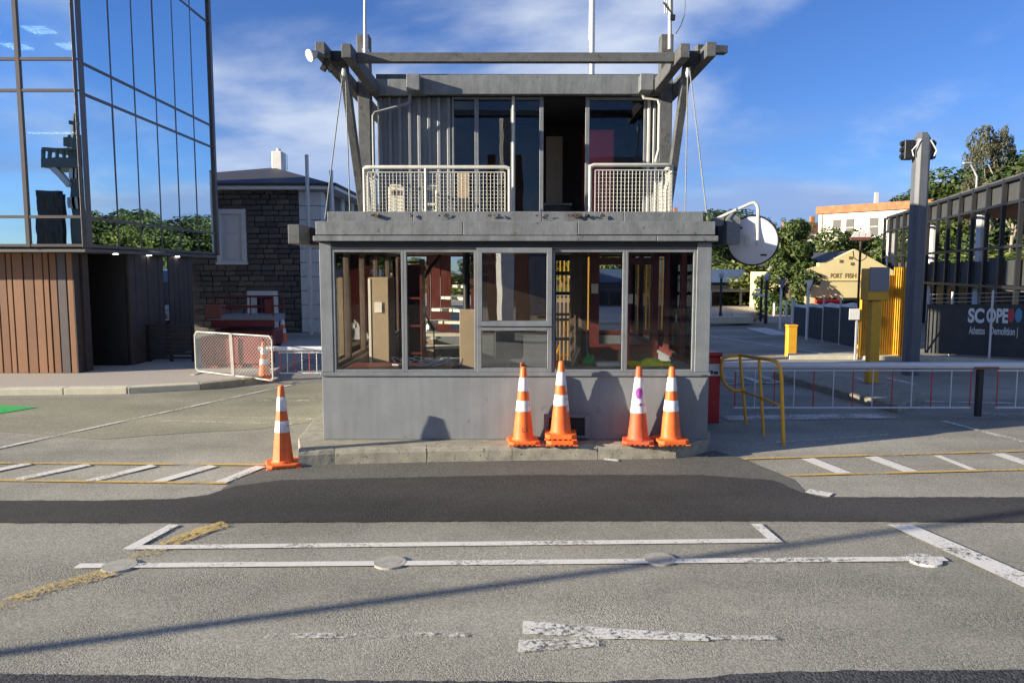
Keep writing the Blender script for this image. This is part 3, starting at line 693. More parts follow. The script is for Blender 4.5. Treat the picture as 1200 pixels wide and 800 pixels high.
grid((xl + .06, YR, 0), (xr_ - .06, YR, 0), zf + .06, zr - .07, r1); grid((xl, YR + .12, 0), (xl, YW - .1, 0), zf + .06, zr - .07, r1)
x2, x3 = PX(691.5, YR, 3.3), PX(788, YR, 3.3)
zr2 = P(600, 193.5, YR).z
r2 = rail_run([(x2, YR, zr2 - .02), (x2 + .05, YR, zr2), (x3 - .1, YR, zr2), (x3 - .02, YR + .03, zr2), (x3, YR + .12, zr2), (x3, YW - .05, zr2)], [(x2, YR), (x3, YR + .06)], zr2)
grid((x2 + .07, YR, 0), (x3 - .04, YR, 0), zf + .06, zr2 - .07, r2); grid((x3, YR + .12, 0), (x3, YW - .1, 0), zf + .06, zr2 - .07, r2)
# downpipes on the upper wall
dp = MB().tube([(XW(441.5), 11.15, zf), (XW(441.5), 11.15, ZW(136, 11.15)), (XW(444), 11.15, ZW(132, 11.15)), (XW(479), 11.15, ZW(122.5, 11.15)), (XW(483.5), 11.15, ZW(119, 11.15)), (XW(484.5), 11.15, ZW(108, 11.15))], .022, 8)
obj('downpipe', dp, M['rib'], gh, smooth=True)
obj('downpipe', MB().tube([(XF(752), 11.24, zfa + .03), (XF(756), 11.24, zfa - .05), (XF(772), 11.24, zfa - .07), (XF(774), 11.24, zfa - .14), (XF(774), 11.24, 3.9), (XF(771), 11.24, 3.75), (XF(771), 11.24, zf)], .022, 8), M['rail'], gh, smooth=True)

# ---- inside the gatehouse
sp = thing('spiral_staircase', 'dark spiral staircase with timber treads inside the gatehouse', 'staircase', (-.72, 11.7, ZB + .03))
cx_, cy_ = -.72, 11.7
obj('pole', MB().tube([(cx_, cy_, ZB + .03), (cx_, cy_, zh1 - .02)], .055, 12), M['black'], sp, smooth=True)
hp = []
for k in range(11):
    a = R(248 - 17 * k); z = .36 + .19 * k; a2 = a - R(34)
    pr = [(cx_ + math.cos(a)*.05, cy_ + math.sin(a)*.05), (cx_ + math.cos(a)*.72, cy_ + math.sin(a)*.72), (cx_ + math.cos((a+a2)/2)*.76, cy_ + math.sin((a+a2)/2)*.76), (cx_ + math.cos(a2)*.72, cy_ + math.sin(a2)*.72), (cx_ + math.cos(a2)*.05, cy_ + math.sin(a2)*.05)]
    obj('tread', MB().prism(pr, z - .045, z), M['plastic'], sp); obj('nosing', MB().tube([(pr[1][0], pr[1][1], z - .03), (pr[2][0], pr[2][1], z - .03), (pr[3][0], pr[3][1], z - .03)], .028, 6), M['maroon'], sp)
    am = (a + a2) / 2; e = (cx_ + math.cos(am)*.73, cy_ + math.sin(am)*.73)
    if z + .85 < zh1: obj('baluster', MB().tube([(e[0], e[1], z), (e[0], e[1], z + .85)], .010, 6), M['black'], sp)
    if z + .85 < zh1 + .1: hp.append((e[0], e[1], min(z + .86, zh1 - .03)))
obj('handrail', MB().tube(hp, .028, 8), M['black'], sp, smooth=True)
cb = thing('cupboard', 'tall tan cupboard against the side window in the gatehouse', 'cupboard', (-1.78, 10.2, ZB + .03))
obj('carcass', MB().box(-1.93, -1.66, 9.97, 10.5, ZB + .03, 2.02), M['tan'], cb, bevel=.006); obj('door', MB().box(-1.925, -1.665, 9.955, 9.968, ZB + .06, 2.0), M['tan'], cb, bevel=.003)
obj('edge_strip', MB().box(-1.932, -1.90, 9.948, 9.954, ZB + .06, 2.0), M['cream_w'], cb)
sh = thing('shelf_unit', 'maroon shelf unit behind the tan cupboard', 'shelves', (-1.5, 10.9, ZB + .03))
obj('side_panel', MB().box(-1.64, -1.61, 10.7, 11.1, ZB + .03, 2.28), M['maroon'], sh); obj('side_panel', MB().box(-1.33, -1.30, 10.7, 11.1, ZB + .03, 2.28), M['maroon'], sh)
for z in (.5, .9, 1.3, 1.7, 2.22): obj('shelf', MB().box(-1.61, -1.33, 10.7, 11.1, z, z + .03), M['maroon'], sh)
obj('back_panel', MB().box(-1.61, -1.33, 11.06, 11.095, ZB + .03, 2.2), M['maroon'], sh)
bd = obj('leaning_board', MB().box(-.655, -.465, 9.22, 9.26, ZB + .03, 1.63), M['tan'], None, bevel=.004, loc=(-.56, 9.24, ZB + .03)); tag(bd, 'plain tan board standing behind the ground-floor glass', 'board')
ds = thing('desk', 'pale timber desk under the gatehouse window with clutter on it', 'desk', (1.45, 9.0, ZB + .03))
obj('desk_top', MB().box(.62, 2.12, 8.56, 9.15, .955, .99), M['tan'], ds, bevel=.004)
for x in (.66, 2.07):
    for yy in (8.6, 9.1): obj('leg', MB().box(x - .025, x + .025, yy - .025, yy + .025, ZB + .03, .955), M['brown_dark'], ds)
d2 = thing('bench', 'dark bench strewn with cables under the gatehouse window', 'bench', (-1.3, 8.9, ZB + .03))
obj('bench_top', MB().box(-1.98, -.72, 8.56, 9.2, .925, .965), M['maroon'], d2, bevel=.004)
for x in (-1.94, -.78):
    for yy in (8.6, 9.14): obj('leg', MB().box(x - .025, x + .025, yy - .025, yy + .025, ZB + .03, .925), M['brown_dark'], d2)
cmb = MB()
for k in range(7):
    c0 = Vector((random.uniform(-1.45, -.8), random.uniform(8.65, 8.95), .97)); pts = []; rr = random.uniform(.06, .17); ph = random.uniform(0, 6)
    for t in range(15): pts.append(c0 + Vector((math.cos(ph + t*.42) * rr * 1.5, math.sin(ph + t*.42) * rr * .7, .03 + abs(math.sin(t*.5 + k)) * random.uniform(.01, .10))))
    cmb.tube(pts, .007, 5)
cmb.tube([(-1.45, 8.9, .976), (-1.0, 8.7, .985), (-.75, 8.75, 1.06)], .010, 5)
cbo = obj('cable_tangle', cmb, M['cable'], None, loc=(-1.1, 8.8, .965)); tag(cbo, 'loose tangle of pale cables on the dark bench', 'cables')
def crumple(name, c, sx, sy, sz, m, label, cat, seed):
    rnd = random.Random(seed); mb = MB(); n1, n2 = 22, 12; hs = {}
    for j in range(n2 + 1):
        for i in range(n1 + 1):
            u, v = i / n1, j / n2; env = math.sin(math.pi * min(1, max(0, u))) ** .5 * math.sin(math.pi * v) ** .5
            z = sz * env * (.45 + .35 * math.sin(9*u + 3*v + seed) * math.cos(7*v - 4*u) + rnd.uniform(0, .3))
            mb.v.append(Vector((c[0] + (u - .5) * sx * (1 + .15*math.sin(5*v + seed)), c[1] + (v - .5) * sy * (1 + .2*math.sin(6*u)), c[2] + max(.002, z))))
    for j in range(n2):
        for i in range(n1):
            a = j*(n1+1) + i; mb.f.append((a, a+1, a+n1+2, a+n1+1))
    b0 = len(mb.v)
    o = obj(name, mb, m, None, smooth=True, loc=c); return tag(o, label, cat)
crumple('hi_vis_vest', (1.62, 8.72, .991), .56, .26, .11, M['vest'], 'crumpled fluorescent yellow vest on the desk', 'vest', 3)
crumple('work_cloth', (.92, 8.85, .991), .14, .12, .16, M['vestg'], 'small bright green cloth on the desk', 'cloth', 5)
bx_ = obj('paper_stack', MB().box(1.0, 1.28, 8.62, 8.82, .991, 1.03), M['cream_w'], None, loc=(1.14, 8.7, .991)); tag(bx_, 'flat stack of pale paper on the desk', 'papers')
bx_ = obj('timber_offcut', MB().beam((.70, 8.66, .991), (.79, 8.72, 1.2), .05, .02), M['tan'], None, loc=(.7, 8.66, .991)); tag(bx_, 'short timber offcut leaning on the desk', 'offcut')
bx_ = obj('carton', MB().box(.80, 1.10, 8.84, 9.05, .991, 1.06), M['maroon'], None, loc=(.95, 8.95, .991), bevel=.004); tag(bx_, 'low maroon carton at the back of the desk', 'carton')
for q_, (x, y_, z, lab) in enumerate([(-1.80, 9.945, 1.62, 'white paper notice taped to the tan cupboard'), (1.21, 10.85, 1.85, 'white paper notice on the maroon partition post'), (1.72, 10.85, 1.7, 'second paper notice on the glazed partition')]):
    o = obj('paper_notice', MB().box(x - .05, x + .05, y_ - .003, y_, z - .07, z + .07), M['cream_w'], None, loc=(x, y_, z)); tag(o, lab, 'notice')
oc_ = thing('office_chair', 'dark swivel chair behind the ground-floor window', 'chair', (-.05, 10.2, ZB + .03))
for k in range(5): a = k * 1.2566; obj('foot', MB().beam((-.05, 10.2, ZB + .07), (-.05 + .28*math.cos(a), 10.2 + .28*math.sin(a), ZB + .05), .04, .03), M['black'], oc_)
obj('column', MB().tube([(-.05, 10.2, ZB + .06), (-.05, 10.2, ZB + .48)], .03, 8), M['galv'], oc_); obj('seat', MB().box(-.28, .18, 9.97, 10.42, ZB + .47, ZB + .55), M['dark'], oc_, bevel=.03); obj('backrest', MB().box(-.26, .16, 10.40, 10.46, ZB + .70, ZB + 1.2), M['dark'], oc_, bevel=.03); obj('back_stem', MB().box(-.08, -.02, 10.42, 10.45, ZB + .5, ZB + .72), M['black'], oc_)
bx_ = obj('added_box', MB().box(-1.78, -1.28, 12.2, 12.65, ZB + .03, .98), M['tan'], None, loc=(-1.5, 12.4, ZB + .03), bevel=.01); tag(bx_, 'cardboard box added under the white sheet inside the gatehouse', 'box')
crumple('added_sheet', (-1.53, 12.42, .981), .58, .5, .34, M['white'], 'crumpled white sheet added on a box to brighten the gatehouse interior', 'sheet', 12)  # white sheet and the box below it are added as bright spots indoors
# glazed maroon partition
pt = thing('partition', 'dark maroon glazed partition inside the gatehouse', 'partition', (1.6, 10.9, ZB + .03))
for xa, xb in [(1.02, 1.10), (1.14, 1.28), (1.66, 1.74), (2.06, 2.15)]: obj('post', MB().box(xa, xb, 10.86, 10.94, ZB + .03, zh1 - .02), M['maroon'] if xa > 1.12 else M['brown_dark'], pt)
obj('lower_panel', MB().box(1.28, 2.06, 10.87, 10.92, ZB + .03, .95), M['brown_dark'], pt); obj('rail', MB().box(1.28, 2.06, 10.855, 10.945, .95, 1.03), M['maroon'], pt); obj('rail', MB().box(1.28, 2.06, 10.855, 10.945, 2.2, 2.3), M['maroon'], pt)
obj('pane', MB().box(1.28, 1.66, 10.9, 10.906, 1.03, 2.2), M['pane_up'], pt); obj('pane', MB().box(1.74, 2.06, 10.9, 10.906, 1.03, 2.2), M['pane_up'], pt)
obj('side_screen', MB().box(1.03, 1.09, 10.95, 13.2, ZB + .03, zh1 - .02), M['brown_dark'], pt)
# upstairs room
rc = thing('red_cabinet', 'tall red cabinet in the upstairs doorway', 'cabinet', (1.3, 12.2, zf))
obj('carcass', MB().box(PX(686,12.,3.5), PX(719,12.,3.5), 12.0, 12.5, zf, ZW(152, 12.)), M['redbox'], rc, bevel=.008); obj('door', MB().box(PX(688,12.,3.5), PX(717,12.,3.5), 11.985, 11.998, zf + .05, ZW(155, 12.)), M['redbox'], rc, bevel=.004)
obj('handle', MB().tube([(PX(715,12,3.5), 11.97, 3.4), (PX(715,12,3.5), 11.97, 3.6)], .01, 6), M['galv'], rc)
tp = obj('wall_board', MB().box(PX(640,13,3.4), PX(659,13,3.4), 13.0, 13.05, zf, ZW(160,13.)), M['tan'], None, loc=(.7, 13, zf)); tag(tp, 'tan board standing in the dark upstairs room', 'board')
st = thing('desk_pedestal', 'dark cabinet with a pale top inside the upstairs door', 'cabinet', (.6, 12.6, zf)); obj('carcass', MB().box(.52, .98, 12.5, 12.9, zf, 3.2), M['brown_dark'], st); obj('top', MB().box(.5, 1.0, 12.48, 12.92, 3.2, 3.23), M['grey'], st)
# things on the balcony
def bal(px, py, Y): return P(px, py, Y)
ch = thing('plastic_chair', 'white plastic chair with a solid curved back on the balcony', 'chair', (PX(464,10.6,3), 10.75, zf), 'plastic chairs on the balcony')
xa, xb = PX(455, 10.6, 3.), PX(474, 10.6, 3.); zc = P(600, 217, 10.6).z
obj('backrest', MB().box(xa, xb, 10.60, 10.63, zf + .30, zc - .02).box(xa + .03, xb - .03, 10.60, 10.63, zc - .02, zc + .01), M['plastic'], ch, bevel=.01)
obj('seat', MB().box(xa - .01, xb + .01, 10.64, 11.0, zf + .34, zf + .37), M['plastic'], ch, bevel=.01)
for x in (xa + .02, xb - .02):
    for yy in (10.62, 10.98): obj('leg', MB().box(x - .02, x + .02, yy - .02, yy + .02, zf, zf + .34), M['plastic'], ch)
obj('slot', MB().box(xa + .05, xb - .05, 10.590, 10.599, zc - .14, zc - .07), M['brown_dark'], ch)
ch2 = thing('plastic_chair', 'white plastic chair with an open frame back on the balcony', 'chair', (PX(503,10.6,3), 10.75, zf), 'plastic chairs on the balcony')
xa, xb = PX(493, 10.6, 3.), PX(513, 10.6, 3.)
bkk = MB().box(xa, xa + .035, 10.6, 10.63, zf + .3, zc).box(xb - .035, xb, 10.6, 10.63, zf + .3, zc).box(xa + .035, xb - .035, 10.6, 10.63, zc - .06, zc).box(xa + .035, xb - .035, 10.6, 10.63, zf + .42, zf + .46)
obj('backrest', bkk, M['plastic'], ch2, bevel=.006); obj('seat', MB().box(xa, xb, 10.64, 11.0, zf + .34, zf + .37), M['plastic'], ch2, bevel=.01)
for x in (xa + .02, xb - .02):
    for yy in (10.62, 10.98): obj('leg', MB().box(x - .02, x + .02, yy - .02, yy + .02, zf, zf + .34), M['plastic'], ch2)
crumple('plastic_sheet', (PX(560,10.6,3), 10.7, zf), .52, .4, .42, M['sheet'], 'crumpled pale blue plastic sheet on the balcony', 'sheet', 9)
bp_ = obj('balcony_board', MB().box(PX(536,11.1,3), PX(549,11.1,3), 11.1, 11.14, zf, P(600,202,11.1).z), M['tan'], None, loc=(-.8, 11.1, zf)); tag(bp_, 'brown board propped against the upstairs window', 'board')
# ---- fixtures on the gatehouse
fl = thing('floodlight', 'small white-faced floodlight on the end of the roof beam', 'floodlight', P(372, 62, 9.5))
a, b = P(378, 60, 9.42), P(363, 65.5, 9.30); d = (b - a).normalized()
obj('body', MB().tube([a, a.lerp(b, .55), b], [.035, .045, .075], 12), M['galv'], fl, smooth=True); obj('lens', MB().tube([b - d * .003, b + d * .012], [.078, .07], 14), M['cream_w'], fl)
obj('bracket', MB().beam(P(384, 63, 9.42), P(372, 66, 9.42), .03, .02), M['black'], fl); obj('junction_box', MB().obox(P(381, 77, 9.45), (.06,.07,.14), Matrix.Rotation(.5, 3, 'Y')), M['black'], fl)
obj('cable', MB().tube([P(383,80,9.45), P(386,85,9.45), P(390,84,9.45), P(391,78,9.45)], .006, 6), M['black'], fl)
mr = thing('round_mirror', 'round pale grey disc with dark rim on a bent white pipe', 'mirror', P(882, 282, 9.0))
c = P(882, 282, 9.0); nrm = Vector((-.42, -1.0, -.22)).normalized(); rot = nrm.to_track_quat('Z', 'Y').to_matrix()
def on(mb):
    mb.v = [c + rot @ v for v in mb.v]; return mb
obj('disc', on(MB().lathe([(.292,-.02),(.292,.0),(.285,.012),(.18,.03),(.0005,.042)], 48)), M['disc'], mr, smooth=True)
rm = MB(); pts = [(.297*math.cos(t*math.pi/24), .297*math.sin(t*math.pi/24), 0) for t in range(49)]
obj('rim', on(rm.tube(pts, .011, 6, False)), M['black'], mr, smooth=True)
for xx, yy in [(-.15, .16), (.13, -.17)]: obj('slot', on(MB().box(xx - .035, xx + .035, yy - .01, yy + .01, .02, .035)), M['black'], mr)
cc_ = c + nrm * .06
obj('clamp', on(MB().box(-.07, -.03, -.05, .06, .03, .075)), M['galv'], mr)
arm = [P(841, 256, 9.0), P(862, 246.5, 8.98), P(880, 238.5, 8.95), P(884, 237.5, 8.94), P(887, 240, 8.93), P(888.5, 246, 8.92), P(888, 287, 8.91)]
obj('arm', MB().tube(arm, .020, 10), M['rail'], mr, smooth=True)
obj('arm_foot', MB().box(arm[0].x - .06, arm[0].x + .06, arm[0].y - .06, arm[0].y + .06, arm[0].z - .09, arm[0].z + .01), M['fascia'], mr)
ms = thing('flagpole', 'thick white pole rising from the gatehouse roof', 'pole', (PX(693, 12.2, 5), 12.2, 5.0))
obj('shaft', MB().tube([(PX(693, 12.2, 5), 12.2, 5.02), (PX(693.5, 12.2, 6), 12.2, 9.2)], [.05, .042], 12), M['white'], ms, smooth=True); obj('base_plate', MB().box(PX(693,12.2,5) - .1, PX(693,12.2,5) + .1, 12.1, 12.3, 5.0, 5.03), M['galv'], ms)
an = thing('antenna', 'thin pale whip antenna clamped to the dark timber post', 'antenna', P(428, 62, 11.1))
obj('whip', MB().tube([P(428, 64, 11.1), P(427.6, 20, 11.1), P(428, -60, 11.1)], [.03, .024, .016], 8), M['galv'], an, smooth=True); obj('clamp', MB().obox(P(428.5, 60, 11.14), (.09,.10,.05), Matrix.Identity(3)), M['galv'], an)
an2 = thing('antenna', 'pale aerial mast with rungs and loose wire on the flagpole-side post', 'antenna', P(785, 56, 11.1))
obj('mast', MB().tube([P(785, 58, 11.1), P(785.5, -60, 11.1)], [.03, .024], 8), M['rail'], an2, smooth=True)
for x in (779, 781.5, 788): obj('element', MB().tube([P(x, 16, 11.1), P(x, -40, 11.1)], .010, 6), M['rail'], an2)
obj('boom', MB().tube([P(777.5, 3, 11.08), P(790, 20, 11.08)], .012, 6), M['black'], an2); obj('clamp', MB().obox(P(788, 21, 11.08), (.07,.07,.07), Matrix.Identity(3)), M['black'], an2)
obj('wire', MB().tube([P(792, 40, 11.1), P(798, 30, 11.1), P(802, 18, 11.1), P(803, 6, 11.1), P(801.5, -20, 11.1)], .006, 5), M['black'], an2)
vx0, vx1 = PX(637, 8.42, .4), PX(691, 8.42, .4)
vent = obj('wall_vent', MB().box(vx0, vx0 + .06, Y0 - .05, Y0 + .01, .19, .47).box(vx1 - .06, vx1, Y0 - .05, Y0 + .01, .19, .47).box(vx0 + .06, vx1 - .06, Y0 - .05, Y0 + .01, .43, .47).box(vx0 + .06, vx1 - .06, Y0 - .05, Y0 + .01, .19, .22), M['grey'], gh, bevel=.004)
obj('vent_opening', MB().box(vx0 + .06, vx1 - .06, Y0 - .02, Y0 - .004, .22, .43), M['dark'], vent)
for k in range(4): obj('vent_slat', MB().box(vx0 + .06, vx1 - .06, Y0 - .04, Y0 - .021, .235 + .05 * k, .25 + .05 * k), M['dark'], vent)

for px, py, lab in [(772, 531, 'small green weed at the kerb foot below the cones'), (428, 541, 'small dry weed growing at a kerb joint'), (436, 540, 'tiny green weed beside the dry weed at the kerb')]:
    c = G(px, py); rw = random.Random(px); mb = MB()
    for k in range(26):
        a = rw.uniform(0, 6.28); L_ = rw.uniform(.03, .085); e = Vector((math.cos(a) * L_ * .8, math.sin(a) * L_ * .6 - .01, L_ * rw.uniform(.3, 1.1))); n_ = Vector((-math.sin(a), math.cos(a), 0)) * .006
        b0 = Vector((c.x + rw.uniform(-.04, .04), c.y - .004, 0)); mb.quad(b0 - n_, b0 + e * .6 - n_ * 1.4, b0 + e, b0 + e * .6 + n_ * 1.4)
    o = obj('weed', mb, M['leaf_d'], None, loc=(c.x, c.y, 0)); tag(o, lab, 'weed')

# ================================================================== CONES
def make_cone(label, group, facets=24, old=False, heavy=False, text=True, hgt=.87):
    om = M['orange_old'] if old else M['orange']
    t = thing('traffic_cone', label, 'cone', (0,0,0), group)
    hb_ = .06 if heavy else .045; s = .175
    base = MB(); ch_ = .05
    pl = [(-s+ch_,-s),(s-ch_,-s),(s,-s+ch_),(s,s-ch_),(s-ch_,s),(-s+ch_,s),(-s,s-ch_),(-s,-s+ch_)]
    base.prism(pl, .012, hb_); 
    for a in (-1, 1):
        for b in (-1, 1): base.box(a*s*.86 - .03, a*s*.86 + .03, b*s*.86 - .03, b*s*.86 + .03, 0, .014)
    for k in (-.09, -.03, .03, .09): base.box(k - .016, k + .016, -s + .004, -s + .03, .0, .016)
    obj('base', base, om, t, bevel=.008)
    H = hgt; rb, rt = .118, .030
    def rad(z): return rb + (rt - rb) * (z - hb_) / (H - hb_)
    body = MB().lathe([(rb + .02, hb_ - .002), (rb, hb_ + .015)] + [(rad(z), z) for z in [hb_ + .03 + (H - hb_ - .04) * k / 6 for k in range(7)]] + [(rt - .004, H - .004), (rt - .012, H)], facets)
    bo = obj('body', body, om, t, smooth=True)
    for i, (f0, f1) in enumerate([(.685, .86), (.425, .565)]):
        z0, z1 = f0 * H, f1 * H; e = .003
        obj('reflective_band', MB().lathe([(rad(z0) + .001, z0), (rad(z0) + e, z0 + .003), (rad(z1) + e, z1 - .003), (rad(z1) + .001, z1)], facets, cap=False), M['band'], t, smooth=True)
    return t, rad
def text_mesh(body, size, m, name, parent, pos, xaxis, zaxis, depth=.004, bold=0.0, sx=1.0):
    cu = bpy.data.curves.new('t', 'FONT'); cu.body = body; cu.size = size; cu.extrude = depth; cu.offset = bold
    o = bpy.data.objects.new('t', cu); COL.objects.link(o)
    bpy.context.view_layer.update()
    me = bpy.data.meshes.new_from_object(o.evaluated_get(bpy.context.evaluated_depsgraph_get()))
    COL.objects.unlink(o); bpy.data.objects.remove(o); bpy.data.curves.remove(cu)
    x = Vector(xaxis).normalized(); z = Vector(zaxis).normalized(); n = x.cross(z)
    Mx = Matrix((x * sx, z, n)).transposed()
    for v in me.vertices: v.co = Mx @ v.co + Vector(pos) - org(parent)
    me.materials.clear(); me.materials.append(m)
    o = bpy.data.objects.new(name, me); COL.objects.link(o); o.parent = parent; ORG[o.name] = org(parent); return o
GC = 'orange traffic cones round the gatehouse'
c1, rad = make_cone('orange cone on the road at the end of the island', GC, 8, hgt=.88)
c1.location = (*G(332, 545)[:2], 0); c1.rotation_euler = (0, 0, R(20))
def cone_at(px, py, z, dz=0):
    p = G(px, py, z); return Vector((p.x, p.y, z + dz))
cA, rad = make_cone('single orange cone standing left of the stacked pair by the wall'.replace('left of', 'beside'), GC, 24)
cA.location = cone_at(613, 515, ZI + .004); cA.rotation_euler = (0, 0, R(5)); cA.location.y = 8.238
text_mesh('L1', .075, M['print'], 'stencil', cA, Vector((-.028, -.123, .145)), (1,0,0), (0,.128,1), .002)
cB, rad = make_cone('orange cone nested on another one in front of the wall vent', GC, 24, heavy=True)
cB.location = (cone_at(656, 515, ZI)[0], 8.238, ZI + .004 + .065); cB.rotation_euler = (0, 0, R(-4))
cB2, rad = make_cone('lower cone of the nested pair in front of the wall vent', GC, 24, heavy=True, hgt=.86)
cB2.location = (cB.location.x + .006, 8.238, ZI + .004)
cC, rad = make_cone('faded red cone with a purple print on its white sleeve', GC, 24, old=True)
cC.location = (cone_at(744, 514, ZI)[0], 8.25, ZI + .004); cC.rotation_euler = (0, 0, R(-9))
H = .87; z0, z1 = .40 * H, .80 * H
def rd(z): return .118 + (.030 - .118) * (z - .045) / (H - .045)
obj('sleeve', MB().lathe([(rd(z0) + .002, z0), (rd(z0) + .005, z0 + .003), (rd(z1) + .005, z1 - .003), (rd(z1) + .002, z1)], 24, cap=False), M['band'], cC, smooth=True)
pr = MB()                                            # round purple print and arrow, wrapped on the sleeve
def wrap(u, z, e=.008): return Vector((math.sin(u / rd(z)) * (rd(z) + e), -math.cos(u / rd(z)) * (rd(z) + e), z))
def wrap_poly(poly):
    vs = [wrap(u, z) for u, z in poly]; n = len(vs); c = wrap(sum(p[0] for p in poly) / n, sum(p[1] for p in poly) / n, .0085)
    pr.add([c] + vs, [(0, 1 + i, 1 + (i + 1) % n) for i in range(n)])
wrap_poly([(.004 + .038 * math.cos(t * math.pi / 12), .575 + .062 * math.sin(t * math.pi / 12)) for t in range(24)])
wrap_poly([(-.045, .440), (.02, .440), (.02, .428), (.05, .448), (.02, .468), (.02, .456), (-.045, .456)])
obj('purple_print', pr, M['purple'], cC)
cD, rad = make_cone('bright orange cone with thick base near the corner of the wall', GC, 24, heavy=True)
cD.location = (cone_at(782, 515, ZI)[0], 8.24, ZI + .004); cD.rotation_euler = (0, 0, R(6))
cE, rad = make_cone('orange cone at the tip of the white boom by the mesh panel', GC, 16, hgt=.76); cE.location = G(310, 446); cE.rotation_euler = (0, 0, .3)
cF, rad = make_cone('orange cone in the shade against the stone building', GC, 16); cF.location = G(332, 405)

# ================================================================== BARRIERS AND POSTS
def boom_gate(label, x0, x1, y, z, zb, pitch, cab_x, cab_side, group, gaps=(), tip=True, cab=True):
    t = thing('boom_barrier', label, 'barrier', (cab_x, y, 0), group)
    obj('boom', MB().tube([(x0, y, z), (x1, y, z)], .048, 12), M['boom'], t, smooth=True)
    for a, b in gaps: 
        obj('skirt_rail', MB().tube([(a, y, z - .075), (b, y, z - .075)], .012, 6), M['boom'], t)
        obj('skirt_rail', MB().tube([(a, y, zb), (b, y, zb)], .014, 6), M['boom'], t)
        n = int(round((b - a) / pitch))
        for k in range(n + 1):
            x = a + .015 + (b - a - .03) * k / n
            obj('skirt_rod', MB().tube([(x, y, zb), (x, y, z - .06)], .0085, 6), M['redrod'] if k % 2 == 0 else M['boom'], t)
    return t
YBm = 10.55
zbm = P(600, 428, YBm).z; zbb = P(600, 477.5, YBm).z
bgR = boom_gate('long pale boom barrier with red and white rods beside the red cabinet', 2.80, 9.2, YBm, zbm, zbb, .29, 2.85, 1, 'boom barriers at the port gate', gaps=[(3.2, PX(1139,YBm,.5)), (PX(1168,YBm,.5), 9.2)])
cabm = MB().box(2.66, 2.885, 10.14, 10.44, 0.0, .93)
obj('cabinet', cabm, M['red_paint'], bgR, bevel=.012); obj('cabinet_lid', MB().box(2.64, 2.905, 10.12, 10.46, .932, .99), M['red_paint'], bgR, bevel=.012)
obj('label_plate', MB().box(2.66, 2.88, 10.132, 10.138, .665, .83), M['boom'], bgR)
obj('badge', MB().box(2.70, 2.735, 10.127, 10.131, .70, .735).box(2.745, 2.775, 10.127, 10.131, .69, .74).box(2.785, 2.845, 10.127, 10.131, .69, .725), M['print'], bgR)
obj('boom_hub', MB().box(2.76, 2.90, 10.44, 10.62, zbm - .09, zbm + .09), M['dark'], bgR, bevel=.01)
bxs = PX(1153, YBm, .5)
obj('tip_support', MB().box(bxs - .04, bxs + .04, YBm + .06, YBm + .14, 0, zbm - .05), M['dark'], bgR, bevel=.01)
obj('support_cradle', MB().box(bxs - .17, bxs + .17, YBm - .06, YBm + .2, zbm - .049, zbm - .02), M['roofred'], bgR)
YL2 = 14.3
zl_ = P(600, 408.5, YL2).z; zlb = P(600, 437, YL2).z
bgL = boom_gate('white boom barrier with hanging rods between cone and gatehouse', PX(303,YL2,.6), -2.35, YL2, zl_, zlb, .145, -2.25, -1, 'boom barriers at the port gate', gaps=[(PX(327,YL2,.5), -2.5)])
obj('cabinet', MB().box(-2.35, -2.05, YL2 - .15 + .6, YL2 + .75, 0, .95), M['red_paint'], bgL, bevel=.012); obj('boom_hub', MB().box(-2.36, -2.2, YL2 - .08, YL2 + .62, zl_ - .08, zl_ + .08), M['dark'], bgL); obj('hub_post', MB().box(-2.34, -2.22, YL2 - .06, YL2 + .06, 0, zl_ - .08), M['dark'], bgL)
# yellow handrail
hr = thing('handrail', 'yellow tube handrail standing beside the red barrier cabinet', 'handrail', (3.2, 9.5, 0))
q1, q2, q3 = G(874.5, 497), G(895, 510), G(918.5, 522)
t1, t2, t3 = P(867, 416, q1.y), P(889.5, 419.5, q2.y), P(908, 423, q3.y)
e1, e2 = P(847, 418.5, q1.y), P(851, 452, q1.y)
obj('top_rail', MB().tube([P(870,458,q1.y), P(858,457,q1.y), P(851.5,452,q1.y), P(846.5,444,q1.y), P(845,430,q1.y), P(847,420,q1.y), P(855,417,q1.y), t1, t2, P(903,421.3,q3.y + .1), P(910,424,q3.y), P(914,430,q3.y), P(915.5,440,q3.y), q3 - Vector((0,0,.02))], .023, 10), M['yellow'], hr, smooth=True)
obj('post', MB().tube([t1, q1 - Vector((0,0,.02))], .020, 8), M['yellow'], hr, smooth=True); obj('post', MB().tube([t2, q2 - Vector((0,0,.02))], .020, 8), M['yellow'], hr, smooth=True)
obj('mid_rail', MB().tube([P(870,458,q1.y), P(892,466,q2.y), P(914,475,q3.y)], .017, 8), M['yellow'], hr, smooth=True)
# yellow card-reader post
b = G(1022.5, 449, .13); yp = b.y
yk = thing('reader_post', 'yellow post with a box head and grey plate on the median', 'post', (b.x, yp, .13))
xa, xb = PX(1017.5, yp, 1), PX(1029.5, yp, 1)
obj('post', MB().box(xa, xb, yp - .08, yp + .08, .14, P(600, 352, yp).z), M['yellow'], yk, bevel=.012)
obj('box_head', MB().box(PX(1016.5, yp - .1, 2), PX(1041, yp - .1, 2), yp - .14, yp + .14, P(600, 352, yp - .14).z, P(600, 314.5, yp - .14).z), M['yellow'], yk, bevel=.012)
obj('grey_plate', MB().box(PX(1019, yp - .15, 2), PX(1042, yp - .15, 2), yp - .165, yp - .142, P(600, 341, yp - .16).z, P(600, 313, yp - .16).z), M['signgrey'], yk, bevel=.004)
obj('base_plate', MB().box(b.x - .16, b.x + .16, yp - .14, yp + .14, .128, .142), M['rib'], yk)
b = G(929.5, 417.5)
yb = thing('bollard', 'square yellow bollard at the roadside kerb', 'bollard', (b.x, b.y + .1, 0))
